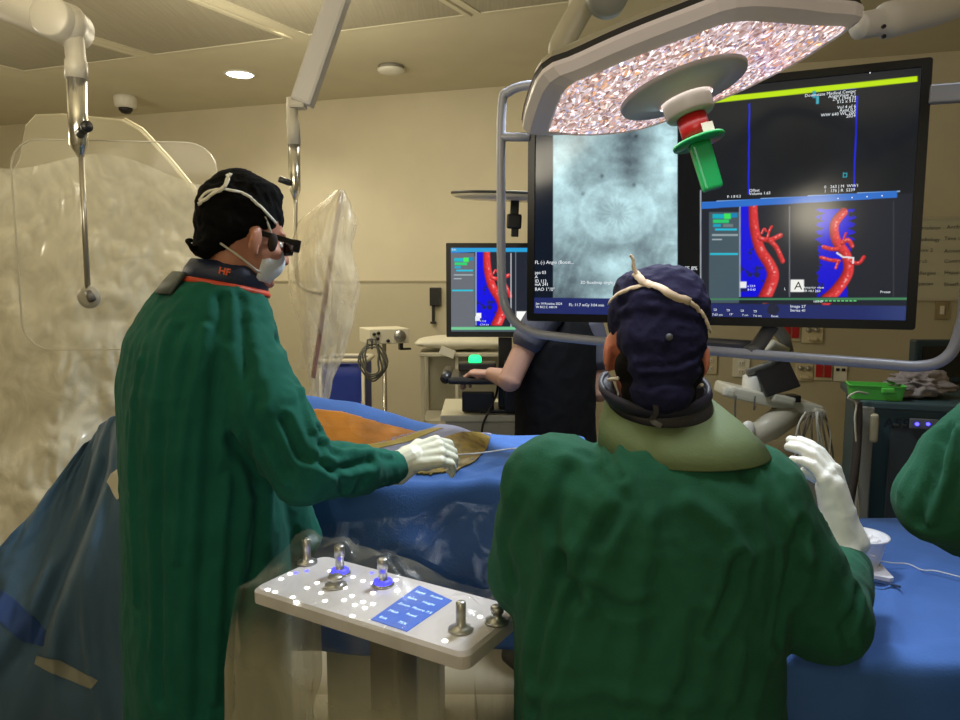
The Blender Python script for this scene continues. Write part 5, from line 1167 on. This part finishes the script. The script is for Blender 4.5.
# cap
bm = BM(); R = HM1.to_3x3()
for c, r in (((0, -.020, .062), (.086, .106, .080)), ((0, -.010, .10), (.078, .088, .058)), ((0, -.050, .022), (.086, .074, .060)), ((0, -.030, .115), (.064, .064, .042)), ((0, -.070, -.015), (.068, .044, .042)), ((0, -.088, -.045), (.045, .026, .022))): add_ell(bm, HM1@Vector(c), [k*.97 for k in r], R)
me = fuse(bm, .005, 5); folds(me, [], .006, 16, 7, (1, 1, 1))
cap = finish('cap', me, mat('cap_black', (.0035, .0035, .0035), .95, bump=.1, bscale=200, spec=.1), per, True)
bv = BVHTree.FromPolygons([v.co+ORG[cap.name] for v in me.vertices], [tuple(p.vertices) for p in me.polygons])
bm = BM(); lay_ribbon(bm, bv, [(200, 201), (207, 193), (218, 190), (232, 191), (246, 195), (258, 205), (268, 215), (275, 223)], .0065, .002)
lay_ribbon(bm, bv, [(200, 204), (213, 195), (224, 188), (229, 178), (231, 175)], .008, .004); lay_ribbon(bm, bv, [(224, 189), (230, 181), (228, 176)], .006, .006)
obj('mask_strap', bm, mat('strap_white', (.62, .60, .52), .7), per, True)
bm = BM(); tube(bm, bez([HM1@Vector(p) for p in ((.0, -.118, -.035), (.012, -.130, -.040), (.03, -.128, -.050), (.022, -.118, -.058), (.008, -.112, -.05))], 5), .005, 8); obj('cap_tie', bm, MATS['cap_black'], cap, True)
# mask, side strap, glasses
bm = BM(); loops = []
for k in range(9):
    v = k/8; z = -.008-.085*v; wdt = .052+.010*math.sin(math.pi*v); dep = .098+.018*math.sin(math.pi*min(1, v*1.1))-.02*v
    loops.append([HM1@Vector((wdt*math.sin(a), .02+(dep-.02)*math.cos(a)**.8 if math.cos(a) > 0 else .02, z+.0)) for a in [math.radians(-88+176*i/18) for i in range(19)]])
vs = [[bm.verts.new(p) for p in lp] for lp in loops]
for j in range(8):
    for i in range(18): bm.faces.new((vs[j][i], vs[j][i+1], vs[j+1][i+1], vs[j+1][i]))
mk = obj('face_mask', bm, mat('mask_white', (.66, .68, .72), .7, bump=.1, bscale=120), per, True); sdf = mk.modifiers.new('thickness', 'SOLIDIFY'); sdf.thickness = .003
bm = BM()
for s in (-1, 1):
    tube(bm, bez([HM1@Vector(p) for p in ((s*.054, .035, -.075), (s*.066, .01, -.070), (s*.070, -.03, -.052), (s*.058, -.075, -.032))], 5), .0025, 6)
    tube(bm, bez([HM1@Vector(p) for p in ((s*.054, .05, -.012), (s*.074, .03, .02), (s*.082, .005, .05))], 5), .0028, 6)
obj('mask_tie', bm, MATS['strap_white'], per, True)
bm = BM()
for s in (-1, 1):
    loft(bm, [[HM1@Vector((s*(.034+.03*a), .106-.012*abs(a)+yy, .004+b)) for a, b in [(x/.031, z) for x, z in rrect(.058, .040, .012, 4)]] for yy in (0, .004)])
    box(bm, (s*.077, .05, .012), (.004, .10, .013), HM1, .0015); box(bm, (s*.070, .098, .006), (.016, .018, .030), HM1, .003)
box(bm, (0, .112, .014), (.02, .005, .006), HM1, .001)
obj('glasses', bm, mat('glasses_black', (.008, .008, .009), .12), per)
bm = BM(); add_ell(bm, HM1@Vector((.079, .036, -.002)), (.006, .012, .022), HM1.to_3x3()); obj('sideburn', bm, mat('hair_dark', (.02, .012, .008), .8), per, True)
# lead collar with letters
def collar(pts_lo, pts_hi, m, name, parent, th=.008, seed=0):
    """stiff open band around the neck"""
    o = []; n = len(pts_lo)
    bm = BM(); rows_ = [pts_lo, [a.lerp(b, .5)+(a.lerp(b, .5)-sum(pts_lo, Vector())/n).normalized()*.004 for a, b in zip(pts_lo, pts_hi)], pts_hi]
    vs = [[bm.verts.new(p) for p in r] for r in rows_]
    for j in range(2):
        for i in range(n-1): bm.faces.new((vs[j][i], vs[j][i+1], vs[j+1][i+1], vs[j+1][i]))
    ob = obj(name, bm, m, parent, True); s = ob.modifiers.new('thickness', 'SOLIDIFY'); s.thickness = th; s.offset = 0
    return ob
def ringpts(c, rx, ry, yaw, tilt, a0, a1, n=28):
    a = math.radians(yaw); rt = Vector((math.cos(a), -math.sin(a), 0)); fw = Vector((math.sin(a), math.cos(a), 0)); out = []
    for i in range(n):
        t_ = math.radians(a0+(a1-a0)*i/(n-1)); q = Vector(c)+rt*rx*math.cos(t_)+fw*ry*math.sin(t_); q.z += tilt*math.sin(t_); out.append(q)
    return out
navy = mat('collar_navy', (.012, .022, .06), .55, bump=.1, bscale=120)
c_lo = P(225, 287, 1.735); c_hi = P(229, 264, 1.735)
lo = ringpts(c_lo, .105, .095, 60, -.020, -250, 70); hi = ringpts(c_hi, .088, .082, 60, -.010, -250, 70)
co_ = collar(lo, hi, navy, 'lead_collar', per)
tl2 = collar(ringpts(c_lo+Vector((0, 0, -.008)), .109, .099, 60, -.020, -250, 70), ringpts(c_lo+Vector((0, 0, .006)), .108, .098, 60, -.020, -250, 70), mat('trim_orange', (.55, .06, .02), .5), 'collar_trim', co_, .006)
dgx = bpy.context.evaluated_depsgraph_get(); 
me = co_.data; bv = BVHTree.FromPolygons([v.co+ORG[co_.name] for v in me.vertices], [tuple(p.vertices) for p in me.polygons])
h_, n_ = hit(bv, 219, 274)
if h_:
    if n_.dot(h_-C0) > 0: n_ = -n_
    x_ = Vector((n_.y, -n_.x, 0)).normalized()*-1
    if x_.x < 0: x_ = -x_
    x_ = (x_+Vector((0, 0, -.22))).normalized()
    bm = BM(); up_ = n_.cross(x_).normalized(); Mx = Matrix(((x_.x, up_.x, n_.x, h_.x+n_.x*.013), (x_.y, up_.y, n_.y, h_.y+n_.y*.013), (x_.z, up_.z, n_.z, h_.z+n_.z*.013), (0, 0, 0, 1)))
    txt(bm, 'HF', .021, Mx, 'LEFT', .0012, .0006); obj('letters', bm, mat('letter_orange', (.75, .10, .015), .5), co_)
vest = collar(ringpts(P(208, 293, 1.735), .122, .112, 55, .0, -230, -60), ringpts(P(217, 277, 1.735), .104, .095, 55, -.01, -230, -60), mat('vest_grey', (.09, .11, .11), .6), 'vest_edge', per, .01)

# ---- surgeon in the middle, seen from behind ------------------------------------
g = Vector((.285, 1.15, 0))
per = thing('person', 'person in green gown and navy cap seen from behind, bent below the lamp', 'person', (g.x, g.y, 0))
HM2 = Matrix.Translation(P(655, 351, 1.19))@Matrix.Rotation(math.radians(-3), 4, 'Z')@Matrix.Rotation(math.radians(4), 4, 'Y')@Matrix.Rotation(math.radians(-14), 4, 'X')@Matrix.Scale(.97, 4)
bm = BM(); head_prims(bm, HM2)
add_chain(bm, [HM2@Vector((0, -.02, -.05)), P(660, 410, 1.17), P(662, 450, 1.16)], [.054, .054, .06])
add_rings(bm, [(.29, 1.15, 1.30, .12, .08), (.28, 1.15, 1.22, .18, .11), (.28, 1.15, 1.0, .16, .11), (.28, 1.15, .82, .17, .12), (.28, 1.15, .76, .15, .11)], 0)
sl = Vector((.13, 1.16, 1.255)); ell = Vector((.085, 1.21, 1.11)); wl = Vector((.24, 1.45, 1.08))
sr = Vector((.435, 1.15, 1.235)); elr = P(822, 612, 1.15); wrr = P(840, 562, 1.38)
add_chain(bm, [sl, ell, wl], [.05, .042, .03]); add_chain(bm, [sr, elr, wrr], [.05, .042, .03])
ank, fw, rt = legs(bm, (g.x, g.y), 0, .78)
body = finish('body', fuse(bm, .0055, 5), skin_r, per, True); make_eyes(HM2, body)
bm = BM(); [add_ell(bm, HM2@Vector(c), r, HM2.to_3x3()) for c, r in (((0, -.040, -.035), (.074, .058, .050)), ((0, -.045, -.075), (.062, .040, .04)))]; finish('hair', fuse(bm, .004, 4), mat('hair_black', (.005, .004, .004), .9, spec=.1), body, True); shoes(per, ank, fw, rt)
rings = [(.300, 1.155, 1.335, .088, .085), (.298, 1.155, 1.308, .145, .11), (.288, 1.155, 1.275, .195, .135), (.285, 1.155, 1.2, .222, .15), (.283, 1.155, 1.05, .226, .155), (.283, 1.155, .9, .226, .158), (.283, 1.155, .6, .235, .165), (.283, 1.155, .26, .245, .17)]
FL2 = [([(640, 450), (600, 530), (570, 600), (545, 680), (530, 718)], -.010, .012), ([(600, 470), (625, 500), (600, 540)], -.008, .010), ([(740, 560), (728, 600), (712, 635)], -.011, .010), ([(590, 590), (620, 612), (650, 606)], -.009, .009),
       ([(690, 500), (730, 530), (745, 560)], .006, .012), ([(560, 560), (540, 620), (530, 680)], -.012, .012), ([(800, 530), (792, 580), (780, 640)], -.012, .012), ([(570, 470), (550, 520), (560, 575), (575, 600)], -.010, .012),
       ([(650, 520), (640, 600), (625, 700)], .007, .014), ([(700, 620), (690, 680), (670, 715)], -.007, .012), ([(740, 650), (735, 700)], .006, .012), ([(520, 500), (505, 540), (515, 585)], -.006, .012),
       ([(755, 470), (790, 520), (810, 560)], .007, .012), ([(615, 445), (612, 465), (622, 480)], -.009, .007), ([(860, 590), (845, 630), (850, 660)], -.008, .008), ([(530, 700), (600, 690), (700, 705)], .005, .012)]
gw = gown('gown', rings, 0, [([sl+Vector((.03, 0, -.02)), sl, ell+Vector((.01, 0, -.015)), ell.lerp(wl, .5), wl], [.10, .096, .085, .07, .045]), ([sr+Vector((-.04, 0, -.03)), sr, sr.lerp(elr, .55), elr, elr.lerp(wrr, .55), wrr-Vector((.0, .02, .01))], [.11, .103, .095, .084, .068, .05])], gown_m, per, FL2, .006, 11, None, .0075, 7)
gu = frame(P(843, 516, 1.40), P(824, 462, 1.43)-P(848, 526, 1.395), z=Vector((.72, -.66, .30)))
glove('glove', gu, -1, glove_w, per, (.30, .36, .38, .40), .9, ([P(845, 590, 1.33), P(843, 548, 1.385), P(838, 514, 1.40), P(831, 488, 1.405)], [.036, .037, .036, .030]), sm_=9, spread=.0, r0=1.3)
glove('glove', frame(wl, Vector((.1, .98, -.1)), z=Vector((0, 0, 1))), -1, glove_w, per, (.35, .4, .4, .4), .4)
# cap: gathered crown, band, ties
bm = BM(); R = HM2.to_3x3()
for c, r in (((0, -.016, .060), (.087, .108, .078)), ((0, -.005, .095), (.083, .098, .052)), ((0, -.056, .012), (.076, .066, .066)), ((0, -.072, -.035), (.062, .038, .045)), ((0, -.068, -.078), (.056, .034, .035))): add_ell(bm, HM2@Vector(c), [k*.97 for k in r], R)
me = fuse(bm, .0045, 5)
folds(me, [([(603, 312), (620, 304), (655, 300), (690, 305), (707, 318)], -.004, .006), ([(610, 352), (640, 366), (675, 366), (704, 350)], -.004, .005), ([(612, 364), (645, 378), (680, 376), (700, 362)], -.004, .005), ([(620, 376), (650, 386), (682, 382)], -.004, .004)], .005, 15, 5, (1, 1, 1))
cap = finish('cap', me, mat('cap_navy', (.009, .010, .042), .85, bump=.08, bscale=200, spec=.2), per, True)
bv = BVHTree.FromPolygons([v.co+ORG[cap.name] for v in me.vertices], [tuple(p.vertices) for p in me.polygons])
bm = BM(); lay_ribbon(bm, bv, [(603, 333), (604, 318), (612, 302), (625, 292), (645, 287), (660, 290)], .007, .003)
lay_ribbon(bm, bv, [(636, 275), (645, 284), (660, 290), (675, 297), (688, 301)], .012, .005); lay_ribbon(bm, bv, [(684, 299), (696, 308), (704, 320), (708, 332)], .007, .003)
k_ = hit(bv, 637, 276)[0]
if k_:
    tube(bm, bez([k_+Vector((0, -.004, 0)), P(634, 268, k_.y-.003), P(633, 259, k_.y-.004), P(630, 255, k_.y-.004)], 5), [.0035]*8+[.0025]*8, 8)
obj('mask_strap', bm, mat('strap_tan', (.50, .42, .31), .7), per, True)
h_, n_ = hit(bv, 669, 337)
if h_: bm = BM(); lathe(bm, [(.0055, 0), (.0055, .002), (.001, .003)], frame(h_+Vector((0, -.001, 0)), Vector((1, 0, 0)), z=Vector((0, -1, 0))), 18); obj('cap_button', bm, mat('button_grey', (.08, .10, .13), .4), cap, True)
bm = BM()
for s in (-1, 1): bm = BM(); tube(bm, bez([HM2@Vector(p) for p in ((s*.056, .03, -.05), (s*.076, -.0, -.055), (s*.068, -.05, -.058))], 5), .003, 8); obj('mask_tie', bm, MATS['strap_white'], per, True)
bm = BM(); vs = []
for j in range(7):
    z = -.005-.085*j/6; wd_ = .056; dep = .112-.02*(j/6)**2
    vs.append([bm.verts.new(HM2@Vector((wd_*math.sin(a), .02+(dep-.02)*max(0, math.cos(a))**.8, z))) for a in [math.radians(-88+176*i/16) for i in range(17)]])
for j in range(6):
    for i in range(16): bm.faces.new((vs[j][i], vs[j][i+1], vs[j+1][i+1], vs[j+1][i]))
mk = obj('face_mask', bm, MATS['mask_white'], per, True); sdf = mk.modifiers.new('thickness', 'SOLIDIFY'); sdf.thickness = .003
# lead collar and pale gown neckline
cg = mat('collar_charcoal', (.022, .022, .030), .6, bump=.15, bscale=90)
collar(ringpts(P(667, 426, 1.175), .070, .066, 0, .012, -215, 35), ringpts(P(654, 386, 1.178), .085, .072, 0, .024, -215, 35), cg, 'lead_collar', per, .008)
collar(ringpts(P(656, 396, 1.178), .083, .072, 0, .024, -215, 35), ringpts(P(654, 383, 1.178), .087, .074, 0, .024, -215, 35), mat('collar_navy2', (.008, .009, .03), .6), 'collar_edge', per, .008)
pale = mat('neckline_pale', (.13, .19, .09), .8, bump=.1, bscale=200)
collar(ringpts(P(684, 450, 1.16), .138, .112, 0, .006, -215, 20), ringpts(P(660, 403, 1.175), .086, .078, 0, .028, -215, 35), pale, 'gown_neckband', per, .006)
bm = BM(); ribbon(bm, bez([P(654, 400, 1.085), P(656, 412, 1.08), P(652, 420, 1.075), P(661, 426, 1.07)], 5), [Vector((0, -1, 0))]*16, .008, .002); obj('neck_tie', bm, black_m, per)

# ---- surgeon at the right edge ---------------------------------------------------
g = Vector((.945, .90, 0))
per = thing('person', 'person in green gown mostly cut off by the right edge of view', 'person', (g.x, g.y, 0))
HM3 = Matrix.Translation((.97, .95, 1.66))@Matrix.Rotation(math.radians(12), 4, 'Z')@Matrix.Rotation(math.radians(-15), 4, 'X')
bm = BM(); head_prims(bm, HM3); add_chain(bm, [HM3@Vector((0, -.02, -.05)), Vector((.965, .92, 1.5)), Vector((.96, .9, 1.44))], [.056, .056, .06])
add_rings(bm, [(.955, .9, 1.43, .12, .08), (.95, .9, 1.36, .19, .11), (.945, .9, 1.1, .17, .11), (.945, .9, .85, .17, .11)], -12)
s3 = P(1002, 425, 1.0); e3 = P(942, 508, 1.0); w3 = Vector((1.0, 1.20, 1.12)); s3r = Vector((1.15, .92, 1.35)); e3r = Vector((1.2, .98, 1.1)); w3r = Vector((1.1, 1.25, 1.08))
add_chain(bm, [s3, e3, w3], [.045, .038, .028]); add_chain(bm, [s3r, e3r, w3r], [.05, .04, .03]); ank, fw, rt = legs(bm, (g.x, g.y), -12, .85)
body = finish('body', fuse(bm, .0055, 5), skin_m, per, True); make_eyes(HM3, body); shoes(per, ank, fw, rt)
rings = [(.96, .9, 1.475, .085, .085), (.955, .9, 1.45, .14, .11), (.95, .9, 1.40, .19, .135), (.948, .9, 1.3, .21, .15), (.945, .9, 1.1, .225, .15), (.945, .9, .9, .245, .16), (.94, .9, .6, .27, .17), (.94, .9, .26, .28, .18)]
gown('gown', rings, -12, [([s3+Vector((.03, 0, 0)), s3.lerp(e3, .5), e3+Vector((.0, 0, .01)), e3.lerp(w3, .35), w3], [.085, .072, .062, .058, .045]), ([s3r, e3r, w3r], [.09, .075, .045])], gown_m, per,
     [([(958, 430), (945, 480), (930, 520), (925, 545)], .010, .007), ([(948, 430), (935, 480), (920, 520)], -.010, .008), ([(950, 520), (945, 560), (955, 600)], -.008, .008), ([(935, 430), (915, 470), (903, 490)], .004, .008)], .005, 21,
     lambda bm: (add_caps(bm, P(935, 485, 1.0), P(910, 500, 1.0), .045, .018), add_caps(bm, P(965, 440, 1.0), P(935, 485, 1.0), .035, .040)))
for w_, sd, yy in ((w3, -1, .25), (w3r, 1, .1)): glove('glove', frame(w_+Vector((0, .01, 0)), Vector((yy, .95, -.2)), z=Vector((0, 0, 1))), sd, glove_w, per, (.35, .4, .4, .4), .4)
bm = BM(); R = HM3.to_3x3()
for c, r in (((0, -.02, .062), (.086, .106, .078)), ((0, -.01, .10), (.078, .088, .05)), ((0, -.06, .0), (.078, .065, .06))): add_ell(bm, HM3@Vector(c), r, R)
finish('cap', fuse(bm, .006, 4), mat('cap_navy', (.014, .016, .06), .75), per, True)

# ---- person in black at the workstation ----------------------------------------------
Yb = 2.86; g = Vector((P(556, 370, Yb).x, Yb, 0))
per = thing('person', 'person in black lead apron with bare forearm at the keyboard tray', 'person', (g.x, g.y, 0))
HM4 = Matrix.Translation((g.x-.02, Yb+.02, 1.66))@Matrix.Rotation(math.radians(32), 4, 'Z')@Matrix.Rotation(math.radians(-12), 4, 'X')
bm = BM(); head_prims(bm, HM4); add_chain(bm, [HM4@Vector((0, -.02, -.05)), Vector((g.x, Yb, 1.52)), Vector((g.x, Yb, 1.45))], [.056, .055, .06])
add_rings(bm, [(g.x, Yb, 1.46, .12, .08), (g.x, Yb, 1.38, .17, .11), (g.x, Yb, 1.1, .15, .10), (g.x, Yb, .85, .15, .11)], -30)
s4 = P(540, 316, Yb-.10); e4 = P(510, 380, Yb-.14); w4 = P(491, 374, Yb+.04)
s4r = Vector((g.x+.16, Yb+.05, 1.38)); e4r = Vector((g.x+.18, Yb+.03, 1.15)); w4r = Vector((g.x+.02, Yb+.14, 1.24))
add_chain(bm, [s4, s4.lerp(e4, .6), e4, w4], [.05, .047, .046, .028]); add_chain(bm, [s4r, e4r, w4r], [.05, .042, .03])
hm = frame(w4, Vector((-.75, .55, -.05)), z=Vector((.0, .0, 1))); hand_prims(bm, hm, -1, (.5, .5, .5, .5), 1.0, .4, .06, False)
hm2 = frame(w4r, Vector((-.8, .5, -.1)), z=Vector((0, 0, 1))); hand_prims(bm, hm2, 1, (.4, .4, .4, .4), 1.0, .4, .06, False)
ank, fw, rt = legs(bm, (g.x, g.y), -30, .86)
body = finish('body', fuse(bm, .0045, 3), mat('skin_dim', (.36, .20, .14), .55), per, True); make_eyes(HM4, body); shoes(per, ank, fw, rt)
apron = mat('apron_black', (.003, .003, .004), .8, spec=.15)
gown('lead_apron', [(g.x, Yb, 1.475, .08, .075), (g.x, Yb, 1.44, .14, .10), (g.x, Yb, 1.36, .175, .125), (g.x, Yb, 1.2, .17, .125), (g.x, Yb, 1.0, .17, .125), (g.x, Yb, .7, .20, .15), (g.x, Yb, .45, .21, .155)], -30, [], apron, per, [], .004, 31, None, .009)
bm = BM(); add_chain(bm, [s4+Vector((.03, 0, .02)), s4.lerp(e4, .35)], [.075, .066]); me = fuse(bm, .006, 4); finish('sleeve', me, mat('sleeve_grey', (.055, .055, .075), .8, bump=.1), per, True)
bm = BM(); add_chain(bm, [s4r+Vector((-.03, 0, .02)), s4r.lerp(e4r, .4)], [.075, .066]); me = fuse(bm, .006, 4); finish('sleeve', me, mat('sleeve_grey', (.055, .055, .075), .8), per, True)
bm = BM(); R = HM4.to_3x3()
for c, r in (((0, -.02, .062), (.086, .106, .078)), ((0, -.06, .0), (.078, .065, .06))): add_ell(bm, HM4@Vector(c), r, R)
finish('cap', fuse(bm, .006, 4), MATS['cap_navy'], per, True)
